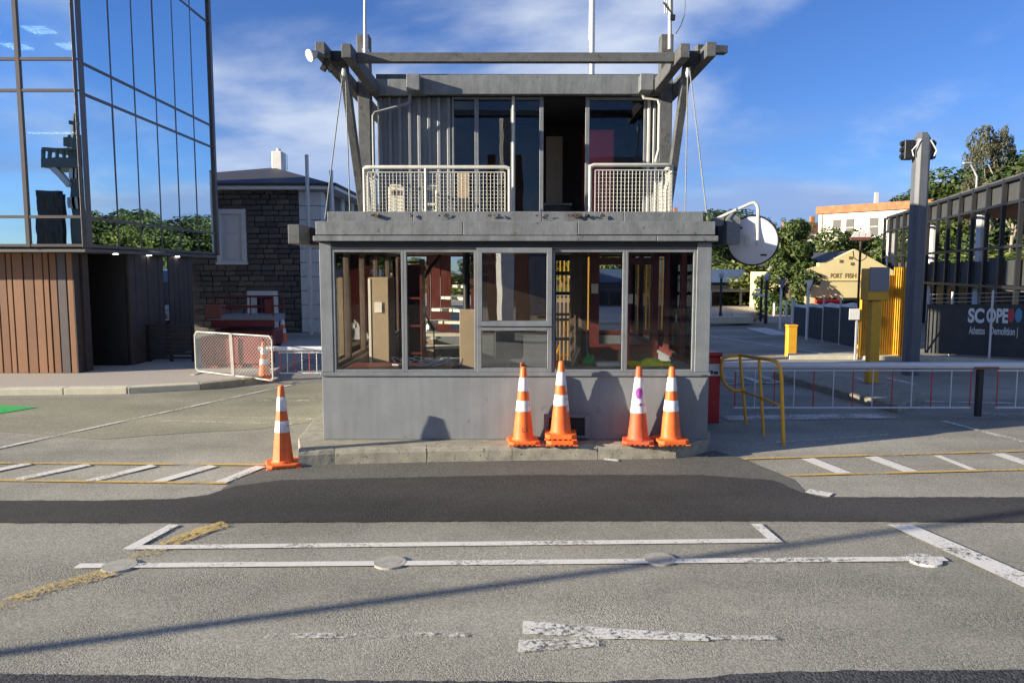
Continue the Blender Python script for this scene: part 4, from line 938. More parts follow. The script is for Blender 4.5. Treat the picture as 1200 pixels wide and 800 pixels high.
obj('shaft', MB().box(PX(923.5, b.y, .5), PX(934.5, b.y, .5), b.y, b.y + .2, -.02, P(600, 383, b.y).z), M['yellow'], yb, bevel=.015); obj('cap', MB().box(PX(923, b.y, .5), PX(935, b.y, .5), b.y - .006, b.y + .206, P(600, 383, b.y).z + .001, P(600, 380.5, b.y).z), M['yellow'], yb, bevel=.01)
# tall grey post with traffic signals
yq = 15.0; tq = thing('signal_post', 'tall grey post with two dark signal heads near its top', 'post', (PX(1077, yq, 2), yq, 0))
xa, xb = PX(1067, yq, 3), PX(1083.5, yq, 3); hz = P(600, 163, yq).z; cxq, hw = (xa + xb) / 2, (xb - xa) / 2
oc = [(cxq + hw * u, yq + hw * v) for u, v in [(-1,-.55),(-.55,-1),(.55,-1),(1,-.55),(1,.55),(.55,1),(-.55,1),(-1,.55)]]
obj('shaft', MB().prism(oc, -.02, hz), M['pole'], tq, bevel=.006)
tp_ = MB().prism([(cxq + (x - cxq)*.98, yq + (y - yq)*.98) for x, y in oc], hz, hz + .001); tp_ = MB(); n_ = 8
tp_.v = [Vector((x, y, hz)) for x, y in oc] + [Vector((cxq + (x - cxq)*.55, yq + (y - yq)*.55, hz + .12)) for x, y in oc]
tp_.f = [(i, (i+1) % 8, 8 + (i+1) % 8, 8 + i) for i in range(8)] + [tuple(range(8, 16)), tuple(reversed(range(8)))]
obj('cap', tp_, M['pole'], tq)
for s, pxa, pxb in [(-1, 1062.5, 1074), (1, 1086, 1097.5)]:
    xa, xb = PX(pxa, yq - .1, 4.6), PX(pxb, yq - .1, 4.6); za, zb = P(600, 187, yq).z, P(600, 164.5, yq).z
    hd = obj('signal_head', MB().box(xa, xb, yq - .05, yq + .12, za, zb), M['dark'], tq, bevel=.01)
    for k in range(3):
        zc_ = za + (zb - za) * (k + .5) / 3; xo = xa if s < 0 else xb
        obj('visor', MB().tube([(xo - s * .01, yq + .03, zc_), (xo + s * .05, yq + .03, zc_)], .045, 10), M['black'], hd)
    obj('conduit', MB().tube([(cxq + s * hw * .7, yq - hw * 1.02, zb - .02), (cxq + s * hw * 1.2, yq - .13, zb - .12), (cxq + s * (hw + .1), yq - .11, za + .16), (cxq + s * (hw + .06), yq - .1, za + .05)], .013, 6), M['white'], tq, smooth=True)
# yellow slatted gate
def slat_gate(name, label, a, b, z0, z1, n, m, group=None, dbl=True):
    a = Vector(a); b = Vector(b); t = thing(name, label, 'gate', (a.x, a.y, 0), group)
    u = (b - a).normalized()
    for z in (z0 + .03, z0 + .22, z1 - .03): obj('rail', MB().beam((a.x, a.y, z), (b.x, b.y, z), .05, .05), m, t)
    nn = Vector((-u.y, u.x, 0)) * .04
    for k in range(n + 1):
        p = a.lerp(b, k / n) - nn; obj('slat', MB().beam((p.x, p.y, z0), (p.x, p.y, z1), .07 if k in (0, n) else .052, .025, up=(u.x, u.y, 0)), m, t)
    obj('brace', MB().beam((a.x + nn.x, a.y + nn.y, z0 + .2), (b.x + nn.x, b.y + nn.y, z1 - .1), .04, .03), m, t)
    return t
ga, gb, gc = G(1005, 421), G(1044, 419.5), G(1067, 423.5)
slat_gate('gate', 'yellow slatted steel gate leaf with a white notice behind the reader post', (ga.x, ga.y, 0), (gb.x, gb.y, 0), .06, P(600, 322, gb.y).z, 15, M['yellow'], 'yellow gate leaves')
slat_gate('gate', 'yellow slatted steel gate leaf folded beside the tall grey post', (gb.x + .03, gb.y - .03, 0), (gc.x + .15, gc.y, 0), .06, P(600, 313, gc.y).z, 11, M['yellow'], 'yellow gate leaves')
nt_ = P(1001, 368, ga.y - .1)
o = thing('notice', 'small blank white notice hung on the edge of the yellow gate', 'notice', (nt_.x, nt_.y, nt_.z - .3)); obj('board', MB().box(nt_.x - .12, nt_.x + .12, nt_.y - .02, nt_.y, nt_.z - .13, nt_.z + .13), M['white'], o); obj('post', MB().box(nt_.x + .06, nt_.x + .10, nt_.y + .002, nt_.y + .05, 0, nt_.z + .13), M['galv'], o)
slat_gate('gate', 'yellow steel gate leaf seen through the gatehouse rear door', (.96, 16.2, 0), (1.75, 16.2, 0), .05, 2.4, 9, M['yellow'], 'yellow gate leaves')

# ================================================================== OFFICE BUILDING (glass over brown boards)
ob = thing('office_building', 'blue glass office block with brown boarded ground floor', 'building', (-8, 14.5, .1))
GX, GY = -7.95, 13.85; FT = 10.0
def zG(py): return P(600, py, GY).z
zl0, zl1, zl2, zl3 = zG(287.5), zG(254), zG(106), zG(69)
fl_h = 3.2
lev = [zl0, zl1, zl2, zl3, zl2 + fl_h, zl3 + fl_h, FT]
xm = [-24] + [GX - .18 - 1.18 * k for k in range(12, -1, -1)]
xm = sorted(set(round(v, 3) for v in xm))
x_of = lambda px: PX(px, GY, 4.5)
v1, v0 = x_of(26), x_of(96)
st_ = (v0 - v1); xs_ = [v0 - st_ * k for k in range(9, -1, -1)]
for i in range(len(xs_) - 1):
    for j in range(len(lev) - 1):
        o = obj('glass_pane', tilt(MB().box(xs_[i] + .02, xs_[i+1] - .02, GY + .02, GY + .03, lev[j] + .02, lev[j+1] - .02)), M['facade'], ob)
for x in xs_[:-1]: obj('mullion', MB().box(x - .035, x + .035, GY - .02, GY + .08, zl0 - .03, FT), M['mullion'], ob)
for z in lev: obj('mullion', MB().box(xs_[0], xs_[-1] - .07, GY - .014, GY + .07, z - .025, z + .025), M['mullion'], ob)
obj('corner_column', MB().box(x_of(90), GX + .012, GY - .03, GY + .30, zl0 - .05, FT), M['mullion'], ob, bevel=.02)
FT_ROT = R(0.0)
def side(mb):            # the long face, turned about the corner
    c, q = math.cos(FT_ROT), math.sin(FT_ROT)
    for v in mb.v: dx, dy = v.x - GX, v.y - GY; v.x = GX + dx * c - dy * q; v.y = GY + dx * q + dy * c
    return mb
ysd = [GY + .31] + [(7.95 * F / (600 - px) + .27) / .9956 for px in (134, 161, 186, 208.5, 229.5, 250)]
ysd = [ysd[0]] + [GY + (y_ - GY) * 1.0 for y_ in ysd[1:]]
for i in range(len(ysd) - 1):
    for j in range(len(lev) - 1):
        obj('glass_pane', side(tilt(MB().box(GX - .03, GX - .02, ysd[i] + .012, ysd[i+1] - .012, lev[j] + .02, lev[j+1] - .02))), M['facade'], ob)
for yv in ysd[1:-1]: obj('mullion', side(MB().box(GX - .06, GX - .012, yv - .018, yv + .018, zl0 - .03, FT)), M['mullion'], ob)
for z in lev: obj('mullion', side(MB().box(GX - .055, GX - .010, ysd[0], ysd[-1], z - .028, z + .028)), M['mullion'], ob)
obj('end_fin', side(MB().box(GX - .12, GX + .03, ysd[-1] + .01, ysd[-1] + .14, zl0 - .05, FT + .15)), M['mullion'], ob)
obj('parapet', MB().prism([(-24, GY - .05), (GX + .06, GY - .05), (GX + .06, ysd[-1] + .15), (-24, ysd[-1] + .15)], FT + .002, FT + .16), M['mullion'], ob)
# soffit, floors and lit ceilings
YE = ysd[-1]
def plan(x_in): return [(-24, GY + .35), (GX - x_in, GY + .35), (GX - x_in, YE - .05), (-10.4, YE - .05), (-10.4, 23.0), (-19, 23.0), (-19, YE - .05), (-24, YE - .05)]
obj('soffit', MB().prism([(-24, GY + .04), (GX - .01, GY + .04), (GX - .01, YE), (-24, YE)], zl0 - .12, zl0 - .06), M['soffit'], ob)
for z in (zl2 + .1, zl2 + fl_h + .1): obj('floor_slab', MB().prism(plan(.35), z, z + .42), M['officein'], ob)
obj('floor_slab', MB().prism(plan(.35), zl0 - .05, zl0 + .02), M['officein'], ob)
obj('core_wall', MB().box(-10.38, GX - .07, YE - .04, YE + .05, zl0, FT), M['officein'], ob); obj('core_wall', MB().box(-19, -10.2, 23.02, 23.15, zl0, FT), M['officein'], ob); obj('core_wall', MB().box(-10.38, -10.25, YE + .052, 23.0, zl0, FT), M['officein'], ob); obj('core_wall', MB().box(-18.6, -18.4, GY + 1.5, 23.0, zl0, FT), M['officein'], ob)
for z in (zl2 + fl_h + .085,):
    for xx in (-11.3, -12.9, -14.5):
        for yy in (20.9, 22.4): obj('ceiling_light', MB().box(xx - .32, xx + .32, yy - .3, yy + .3, z - .02, z), M['lamp'], ob)
for z in (zl2 + .085,):
    for xx in (-9.6, -11.2): obj('ceiling_light', MB().box(xx - .6, xx + .6, 18.4, 18.5, z - .02, z), M['lamp'], ob)
for yy in (15.2, 16.6, 18.0): obj('down_light', MB().lathe([(.05, 0), (.05, .015)], 12, (GX - .14, yy, zl0 - .136)), M['lamp'], ob)
# brown boards of the ground floor front
BY = 14.5; xb_end = PX(88, BY, 1.3)
wid = [.155,.32,.40,.16,.30,.155,.47,.30,.17,.33,.26]
px_edges = [88,80,69,60,53,42,30,17,10,0]
be = [PX(p, BY, 1.3) for p in px_edges]
k = 0
while be[-1] > -22: be.append(be[-1] - wid[k % len(wid)]); k += 1
for i in range(len(be) - 1):
    m = M['copper3'] if i == 1 else (M['copper1'] if i % 3 != 2 else M['copper2'])
    obj('cladding_board', MB().box(be[i+1] + .012, be[i] - .012, BY + random.uniform(-.006, .006), BY + .06, .102, zl0 - .122), m, ob, bevel=.006)
obj('backing_wall', MB().box(-22, be[0], BY + .062, BY + .2, .102, zl0 - .122), M['black'], ob)
for i in range(2):                                    # boards turning the corner
    xx = be[0] + .002 + i * .0; y_a = BY + .004 + i * .22
    obj('cladding_board', MB().box(be[0] - .05, be[0] + .012 + .05 * i, y_a, y_a + .205, .102, zl0 - .122), M['darkboard'], ob, bevel=.006)
# dark recess and dark boarded side
obj('recess_wall', MB().box(-10.5, -10.4, 15.6, 19.4, .102, zl0 - .122), M['black'], ob); obj('recess_door', MB().box(-9.8, -8.2, 15.70, 15.75, .102, zl0 - .122), M['black'], ob)
ya = 15.75; WX = -8.12
for k in range(12):
    y_ = ya + .26 * k
    if 6 <= k <= 6: continue
    obj('cladding_board', MB().box(WX - .06, WX + random.uniform(-.006,.008), y_ + .01, y_ + .25, .102, zl0 - .122), M['darkboard'], ob, bevel=.006)
obj('backing_wall', MB().box(WX - .2, WX - .062, ya, 18.9, .102, zl0 - .122), M['black'], ob)
obj('slot_window', MB().box(WX - .03, WX - .02, ya + 1.57, ya + 1.81, .95, zl0 - .122), M['facade'], ob)
obj('roof', MB().prism(plan(.12), FT - .2, FT - .002), M['soffit'], ob)
# black slatted gate
bgx = G(172, 423.5, .1); bgy = bgx.y
bg_ = thing('gate', 'low black slatted gate in the dark passage beside the boards', 'gate', (bgx.x, bgy, .1))
xa, xb = PX(174, bgy, .5), PX(225, bgy, .5); zt_ = P(600, 381, bgy).z
for x in (xa, (xa + xb) / 2, xb): obj('post', MB().box(x - .03, x + .03, bgy, bgy + .06, .1, zt_ + .02), M['black'], bg_)
for k in range(9): 
    z = .16 + (zt_ - .2) * k / 8; obj('slat', MB().box(xa, xb, bgy - .03, bgy - .002, z, z + .055), M['dark'], bg_)

# ================================================================== STONE BUILDING
SY = 25.5
sb = thing('stone_building', 'dark bluestone building with white quoins and a low hipped roof', 'building', (-8, 24, 0))
sxl, sxr, sxc = -14.5, PX(352, SY, 2.5), PX(379, SY, 2.5)
ze0, ze1 = P(600, 221.5, SY - .4).z, P(600, 216.3, SY - .4).z
WBY = SY + 17
obj('wall', MB().box(sxl, sxc - .06, SY + .15, WBY, 0, ze0), M['mortar'], sb)
W1 = (PX(254, SY, 3), PX(289, SY, 3), P(600, 307, SY).z, P(600, 245, SY).z)
W2 = (PX(290, SY, 1), PX(326, SY, 1), P(600, 402, SY).z, P(600, 341, SY).z)
rnd = random.Random(4); stones = {}
def stone_mesh(wq, hq, v):
    key = (round(wq, 2), round(hq, 2), v)
    if key not in stones:
        mb = MB().box(-wq/2, wq/2, -.06, .045, -hq/2, hq/2)
        for q in mb.v: q += Vector((rnd.uniform(-.008,.008), rnd.uniform(-.012,.008), rnd.uniform(-.008,.008)))
        stones[key] = mesh_of('stone', mb, Vector((0,0,0)), .012, False, [M['stone'], M['stone2'], M['stone3']][v])
    return stones[key]
z = .02; row = 0
while z < ze0 - .1:
    hq = rnd.choice([.17, .19, .22]); hq = min(hq, ze0 - z)
    x = PX(222, SY, 2) + rnd.uniform(0, .2)
    while x < sxr - .05:
        wq = rnd.choice([.30, .38, .46, .56]); wq = min(wq, sxr - x)
        hit = any(x < b_ + .0 and x + wq > a_ and z < d_ and z + hq > c_ for a_, b_, c_, d_ in (W1, W2))
        if hit:
            for a_, b_, c_, d_ in (W1, W2):
                if x < b_ and x + wq > a_ and z < d_ and z + hq > c_:
                    if x < a_ - .08: 
                        w2 = a_ - x; share('stone', stone_mesh(round(w2 - .025, 2), hq - .025, rnd.randrange(3)), sb, (x + w2/2, SY + .06, z + hq/2))
                    x = b_ if x + wq > b_ or True else x
                    break
            continue
        if wq > .12: share('stone', stone_mesh(wq - .025, hq - .025, rnd.randrange(3)), sb, (x + wq/2, SY + .06, z + hq/2))
        x += wq
    z += hq; row += 1
z = 0; k = 0
while z < ze0 - .02:
    hq = min(.48, ze0 - z); obj('quoin', MB().box(sxr + .005, sxc, SY - .04, SY + .5, z + .008, z + hq - .008), M['quoin'], sb, bevel=.012); z += hq; k += 1
for i in range(9):      # side wall piers and arches under the eave
    y_ = SY + 1.2 + i * 1.7
    obj('side_pier', MB().box(sxc - .06, sxc + .01, y_, y_ + .5, 0, ze0), M['quoin'], sb)
    pts = [(sxc, y_ + 1.1 + math.cos(t * math.pi / 10) * .45, 3.6 + math.sin(t * math.pi / 10) * .5) for t in range(11)]
    obj('arch_trim', MB().tube([(sxc, y_ + 1.55, 2.2)] + pts + [(sxc, y_ + .65, 2.2)], .06, 6), M['quoin'], sb)
def sur(W, inner, label=None):
    a, b, c, d = W; f = MB(); t_ = .16; ya, yb = SY - .03, SY + .16
    f.box(a, a + t_, ya, yb, c, d); f.box(b - t_, b, ya, yb, c, d); f.box(a + t_, b - t_, ya, yb, d - t_, d); 
    if c > .5: f.box(a - .04, b + .04, ya - .04, yb, c - .09, c)
    o = obj('window', f, M['quoin'], sb, bevel=.01); return o
o = sur(W1, None); obj('shutter', MB().box(W1[0] + .16, W1[1] - .16, SY + .08, SY + .12, W1[2], W1[3] - .16), M['quoin'], o)
for za, zb in [(.1,.9),(1.0,1.35)]: obj('shutter_panel', MB().box(W1[0] + .28, W1[1] - .28, SY + .065, SY + .079, W1[2] + za, W1[2] + zb), M['quoin'], o, bevel=.01)
o = sur(W2, None); obj('dark_pane', MB().box(W2[0] + .30, W2[1] - .16, SY + .09, SY + .13, W2[2], W2[3] - .16), M['black'], o); obj('reveal', MB().box(W2[0] + .16, W2[0] + .30, SY + .06, SY + .13, W2[2], W2[3] - .16), M['quoin'], o)
# hipped roof with white fascia
ex0, ex1, ey0, ey1 = sxl - .4, sxc + .55, SY - .4, WBY + .4
obj('eave_fascia', MB().box(ex0, ex1, ey0, ey0 + .05, ze0, ze1), M['white'], sb); obj('eave_fascia', MB().box(ex1 - .05, ex1, ey0 + .052, ey1, ze0, ze1), M['white'], sb)
obj('eave_soffit', MB().box(ex0, ex1 - .052, ey0 + .052, ey1, ze0 + .004, ze0 + .04), M['quoin'], sb)
RY = SY + 4; rx = PX(321, RY, 6); rz = P(600, 196.5, RY).z
obj('roof', MB().add([(ex0, ey0 - .02, ze1), (ex1 + .02, ey0 - .02, ze1), (ex1 + .02, ey1, ze1), (ex0, ey1, ze1), (rx, RY, rz), (rx, RY + 9.5, rz)], [(0,1,4), (1,2,5,4), (2,3,5), (3,0,4,5), (0,3,2,1)]), M['slate'], sb)
obj('gutter', MB().tube([(ex0, ey0 - .03, ze1 + .01), (ex1 + .03, ey0 - .03, ze1 + .01), (ex1 + .03, ey1, ze1 + .01)], .05, 8), M['slate'], sb)
chx = PX(326, RY, 6.4)
cb_ = obj('chimney', MB().box(chx - .2, chx + .2, RY - .2, RY + .4, rz - .4, P(600, 178, RY).z), M['white'], sb, bevel=.03); obj('chimney_pot', MB().lathe([(.10, 0), (.08, .13)], 10, (chx + .0, RY + .1, P(600, 178, RY).z)), M['white'], cb_)
obj('aerial', MB().tube([(chx + .35, RY, rz - .1), (chx + .35, RY, rz + .5)], .012, 5), M['galv'], cb_)
for px, pyt, lab in [(362, 183, 'tall thin pale pole in front of the white quoins'), (390, 201, 'thin pale pole behind the gatehouse parapet')]:
    y_ = 24.9; xx = PX(px, y_, 3); t = thing('pole', lab, 'pole', (xx, y_, 0)); obj('shaft', MB().tube([(xx, y_, 0), (xx, y_, P(600, pyt, y_).z)], [.075, .06], 10), M['galv'], t, smooth=True); obj('cap', MB().lathe([(.075, 0), (.04, .05)], 10, (xx, y_, P(600, pyt, y_).z)), M['galv'], t)
# red scissor lift
ly = 18.2; lx0, lx1 = PX(248, ly, 1), PX(322, ly, 1)
sl = thing('scissor_lift', 'red scissor lift parked in the shade by the stone wall', 'lift', ((lx0 + lx1)/2, ly, .1))
obj('chassis', MB().box(lx0 + .05, lx1 - .05, ly, ly + .8, .28, .66), M['lift_red'], sl, bevel=.02)
for x in (lx0 + .3, lx1 - .3):
    for y_ in (ly - .03, ly + .68): obj('wheel', MB().tube([(x, y_, .30), (x, y_ + .16, .30)], .20, 16), M['black'], sl, smooth=True)
for k in range(2):
    for s in (0, 1): obj('scissor_arm', MB().beam((lx0 + .15 if s else lx1 - .15, ly + .1 + s*.06, .66 + k*.12), (lx1 - .15 if s else lx0 + .15, ly + .1 + s*.06, .78 + k*.12), .05, .06), M['dark'], sl)
zp = P(600, 372, ly).z
obj('platform', MB().box(lx0, lx1, ly - .02, ly + .82, zp - .10, zp + .06), M['signgrey'], sl, bevel=.01); obj('platform_rim', MB().box(lx0, lx1, ly - .06, ly - .022, zp - .22, zp - .06), M['lift_red'], sl)
zr_ = P(600, 348, ly).z
for y_ in (ly, ly + .8):
    obj('guard_rail', MB().tube([(lx0 + .05, y_, zp), (lx0 + .05, y_, zr_), (lx1 - .03, y_, zr_), (lx1 - .03, y_, zp)], .022, 8), M['lift_red'], sl); obj('guard_rail', MB().tube([(lx0 + .05, y_, (zp + zr_)/2), (lx1 - .03, y_, (zp + zr_)/2)], .018, 8), M['lift_red'], sl)
    for f in (.12, .62): obj('guard_post', MB().tube([(lx0 + (lx1-lx0)*f, y_, zp), (lx0 + (lx1-lx0)*f, y_, zr_)], .018, 6), M['lift_red'], sl)
obj('control_box', MB().box(lx1 - .22, lx1 - .06, ly - .08, ly + .05, zp + .1, zr_ - .05), M['lift_red'], sl, bevel=.01); obj('toolbox', MB().box(lx0 - .16, lx0 + .25, ly - .05, ly + .3, zp - .02, zp + .32), M['roofred'], sl, bevel=.02)
# chain-link panel
A = G(230, 438, .10); B = G(320, 447.5, .05); u = (B - A); L_ = u.length; u.normalize()
cl = thing('mesh_fence_panel', 'white framed chain-link panel standing on the pavement corner', 'fence panel', (A.x, A.y, .1)); hA = P(231, 388.5, A.y).z; hB = P(320, 394, B.y).z
def ab(s, z): p = A + u * s; return Vector((p.x, p.y, z))
fr = MB(); fr.tube([ab(.06, .16), ab(0, .22), ab(0, hA - .07), ab(.06, hA), ab(L_ - .06, hB), ab(L_, hB - .07), ab(L_, .12), ab(L_ - .06, .08)], .016, 8); fr.tube([ab(.06, .16), ab(L_ - .06, .08)], .014, 8)
obj('frame', fr, M['rail'], cl, smooth=True)
nm = MB(); N_ = 34; z0_, z1_ = .17, hA - .02; Hh = z1_ - z0_; st2 = .072
for k in range(-int(Hh / st2) - 1, int(L_ / st2) + 2):
    for sg in (1, -1):
        s0 = k * st2; pts = []
        a0, a1 = max(0, s0), min(L_, s0 + Hh)
        if a1 - a0 < .03: continue
        za, zb = (z0_ + (a0 - s0), z0_ + (a1 - s0)) if sg > 0 else (z1_ - (a0 - s0), z1_ - (a1 - s0))
        nm.tube([ab(a0, za), ab(a1, zb)], .0036, 4, False)
o = obj('chain_link', nm, M['rail'], cl); o['kind'] = 'stuff'
m0 = ab(L_ * .50, .12); m1 = ab(L_ * .485, hB + .03); obj('centre_strap', MB().beam((m0.x, m0.y - .03, m0.z), (m1.x, m1.y - .03, m1.z), .055, .02, up=(0, 1, 0)), M['rail'], cl)
for s in (0, L_): p = ab(s, 0); obj('foot', MB().box(p.x - .04, p.x + .04, p.y - .18, p.y + .18, .095, .115), M['rail'], cl)


rbx = thing('plastic_barrier', 'dull red plastic barrier behind the chain-link panel', 'barrier', (-5.6, 15.5, .1))
obj('body', MB().box(-6.5, -5.02, 15.35, 15.6, .16, .74), M['barrier_red'], rbx, bevel=.03)
for x in (-6.25, -5.75, -5.25): obj('foot', MB().box(x - .15, x + .15, 15.25, 15.7, .1, .158), M['barrier_red'], rbx, bevel=.01); obj('stiffener', MB().box(x - .05, x + .05, 15.32, 15.348, .2, .72), M['barrier_red'], rbx)

# ================================================================== SITE HOARDING AND STEEL-FRAMED BUILDING
hA_, hB_, hC_ = G(1083, 418), G(1156, 422), G(1260, 428)
hd = thing('site_hoarding', 'charcoal site hoarding printed SCOPE behind white fence poles', 'hoarding', (hA_.x, hA_.y, 0))
for a, b in ((hA_, hB_), (hB_, hC_)):
    n = 3 if a is hA_ else 3
    for k in range(n):
        p, q = a.lerp(b, k / n), a.lerp(b, (k + 1) / n); zt_ = P(600, 356.5, (p.y + q.y) / 2).z
        obj('panel', MB().beam((p.x, p.y, (.1 + zt_) / 2), (q.x, q.y, (.1 + zt_) / 2), .03, zt_ - .1), M['hoard'], hd)
for px, pt, pb in [(1109, 342, 415.5), (1155, 340, 422.5)]:
    p = G(px, pb); p.y -= .12; top = P(px, pt, p.y); top.x = p.x; obj('fence_pole', MB().tube([(p.x, p.y, 0), (top.x, top.y, top.z)], .026, 8), M['white'], hd, smooth=True)
for py in (345, 350, 354.5): obj('wire', MB().tube([P(1090, py, hA_.y - .1), P(1155, py - 1.5, hB_.y - .1), P(1240, py - 4, hC_.y - .1)], .006, 5), M['galv'], hd)
p = P(1134, 377, hB_.y + .25); 
ux = (hB_ - hA_).normalized(); ux.z = 0; nn = Vector((ux.y, -ux.x, 0)).normalized()
if nn.y > 0: nn = -nn
def onh(px, py):       # point on the hoarding face
    r = ray(px, py); n = nn; t = ((hA_ + nn * .02) - Vector((0,0,CH))).dot(n) / r.dot(n); return Vector((0,0,CH)) + r * t
def onh2(px, py):
    u2 = (hC_ - hB_).normalized(); n = Vector((u2.y, -u2.x, 0)).normalized(); n = -n if n.y > 0 else n
    r = ray(px, py); t = ((hB_ + n * .022) - Vector((0,0,CH))).dot(n) / r.dot(n); return Vector((0,0,CH)) + r * t
u2 = (hC_ - hB_).normalized()
def lettering(s, px0, px1, py, hpx, fn, ux_, m, bold=.0):
    a, b = fn(px0, py), fn(px1, py); h = fn(px0, py - hpx).z - a.z; size = h / .72
    o = text_mesh(s, size, m, 'lettering', hd, a, ux_, (0,0,1), .004, bold); xs = [v.co.x * ux_.x + v.co.y * ux_.y for v in o.data.vertices]
    wd = max(xs) - min(xs); f = (b - a).length / wd; la = a - org(hd)
    for v in o.data.vertices:
        d = (v.co - la).dot(ux_); v.co += ux_ * d * (f - 1)
    return o
lettering('SC', 1134, 1153, 377, 16, onh, ux, M['ltext'], .018); lettering('OPE', 1155.5, 1181, 377, 16, onh2, u2, M['ltext'], .018)
lettering('Asbestos', 1135.5, 1154, 391, 9, onh, ux, M['ltext'], .004); lettering('Demolition |', 1160, 1192, 391.5, 9, onh2, u2, M['ltext'], .004)
def blob(px, py, rx, ry, m):
    c = onh2(px, py); e = onh2(px + rx, py) - c; z_ = onh2(px, py - ry).z - c.z; mb = MB(); n = Vector((0, -.006, 0))
    vs = [c + e * math.cos(t * math.pi / 12) + Vector((0, 0, z_ * math.sin(t * math.pi / 12))) for t in range(24)]
    mb.v = [v for v in vs] + [v + n for v in vs]; mb.f = [tuple(range(24)), tuple(range(47, 23, -1))] + [(i, (i+1) % 24, 24 + (i+1) % 24, 24 + i) for i in range(24)]
    return obj('emblem', mb, m, hd)
blob(1185, 369.5, 3.6, 8.5, M['ltred']); blob(1193.5, 369.5, 4.2, 8.5, M['ltblue'])
# steel frame
FU = Vector((.276, 1, 0)).normalized(); FN = Vector((1, -.276, 0)).normalized()
def fpt(Y, off=0, z=0): b = Vector((13.6 + .276 * (Y - 20), Y, z)); return b + FN * off
sf = thing('steel_frame_building', 'dark open steel-framed building with white columns beside the hoarding', 'building', tuple(fpt(26)))
zR, zF, zM, zS, zD = 4.62, 3.98, 2.78, 2.55, 1.66
Ys = [15.0 + 1.25 * k for k in range(18)]
def fbeam(name, Ya, Yb, off, z0, z1, th, m): a, b = fpt(Ya, off, (z0 + z1)/2), fpt(Yb, off, (z0 + z1)/2); return obj(name, MB().beam(a, b, th, z1 - z0), m, sf)
for Yv in Ys: a = fpt(Yv); obj('frame_post', MB().beam((a.x, a.y, 0), (a.x, a.y, zR + .06), .11, .11, up=(FU.x, FU.y, 0)), M['dark'], sf)
for Ya, Yb in zip(Ys[:-1], Ys[1:]):
    fbeam('fascia_panel', Ya + .07, Yb - .07, .10, zF + .06, zR - .04, .04, M['hoard'])
    fbeam('spandrel_panel', Ya + .06, Yb - .06, .12, zD + .06, zS - .02 + random.uniform(-.15, .0), .04, M['hoard'])
for z in (zR, zF, zM, zD): fbeam('frame_rail', Ys[0], Ys[-1], -.002 if z != zM else -.01, z - .04, z + .04, .10, M['dark'])
fbeam('floor_edge', Ys[0], Ys[-1], .35, zD - .1, zD + .02, .5, M['concrete'])
a, b = fpt(Ys[0], 4, 4.68), fpt(Ys[-1], 4, 4.68)
obj('roof', MB().beam(a, b, 7.9, .12), M['soffit'], sf); obj('roof_lining', MB().beam(fpt(Ys[0] + .1, 4, 4.585), fpt(Ys[-1] - .1, 4, 4.585), 7.6, .05), M['roofred'], sf)
for px in (1042, 1093, 1149):
    bst = min(range(200), key=lambda i: abs((lambda p: 600 + F * p.x / (p.y * ca))(fpt(18 + i * .1, .55)) - px)); pc = fpt(18 + bst * .1, .55)
    obj('column', MB().box(pc.x - .13, pc.x + .13, pc.y - .13, pc.y + .13, 0, zF), M['white'], sf)
for Yv in Ys[1::3]:
    a = fpt(Yv, 7.6); obj('frame_post', MB().box(a.x - .08, a.x + .08, a.y - .08, a.y + .08, 0, 4.56), M['dark'], sf)
for Yv in (17.3, 21.0, 24.6, 28.0):
    a = fpt(Yv, 2.2, 4.5); obj('ceiling_lamp', MB().lathe([(.16, 0), (.10, .06)], 12, a), M['white'], sf)
fbeam('back_rail', Ys[0], Ys[-1], 7.6, zF - .1, zF + .1, .12, M['timber'])
fbeam('ground_wall', Ys[5], Ys[-1], 1.2, 0, zD - .12, .1, M['black'])
for px, y_ in [(1176, 20.6)]:
    pc = fpt(y_, .3, zD + .04); o = thing('timber_brace', 'pale timber prop leaning on the edge of the open floor', 'prop', tuple(pc)); obj('prop', MB().beam(pc, pc + Vector((-.10, .1, .6)), .05, .03), M['tan'], o); obj('block', MB().box(pc.x - .1, pc.x + .3, pc.y - .05, pc.y + .1, zD + .025, zD + .1), M['tan'], o)
for k, (Yv, off, w_, h_) in enumerate([(19.3, 1.6, .5, .55), (23.0, 2.0, .7, .35), (26.5, 1.5, .4, .3)]):
    pc = fpt(Yv, off, zD + .5); o = obj('site_crate', MB().box(pc.x - w_/2, pc.x + w_/2, pc.y - .25, pc.y + .25, zD + .02, zD + .55 + h_), [M['tan'], M['terra'], M['cream_w']][k], None, bevel=.02, loc=(pc.x, pc.y, zD + .02)); tag(o, ['tall tan crate stored on the open floor', 'orange brown crate stored on the open floor', 'pale crate stored on the open floor'][k], 'crate', 'crates on the open floor')
fbeam('floor_slab', Ys[0], Ys[-1], 4.2, zD - .08, zD + .018, 7.0, M['concrete'])

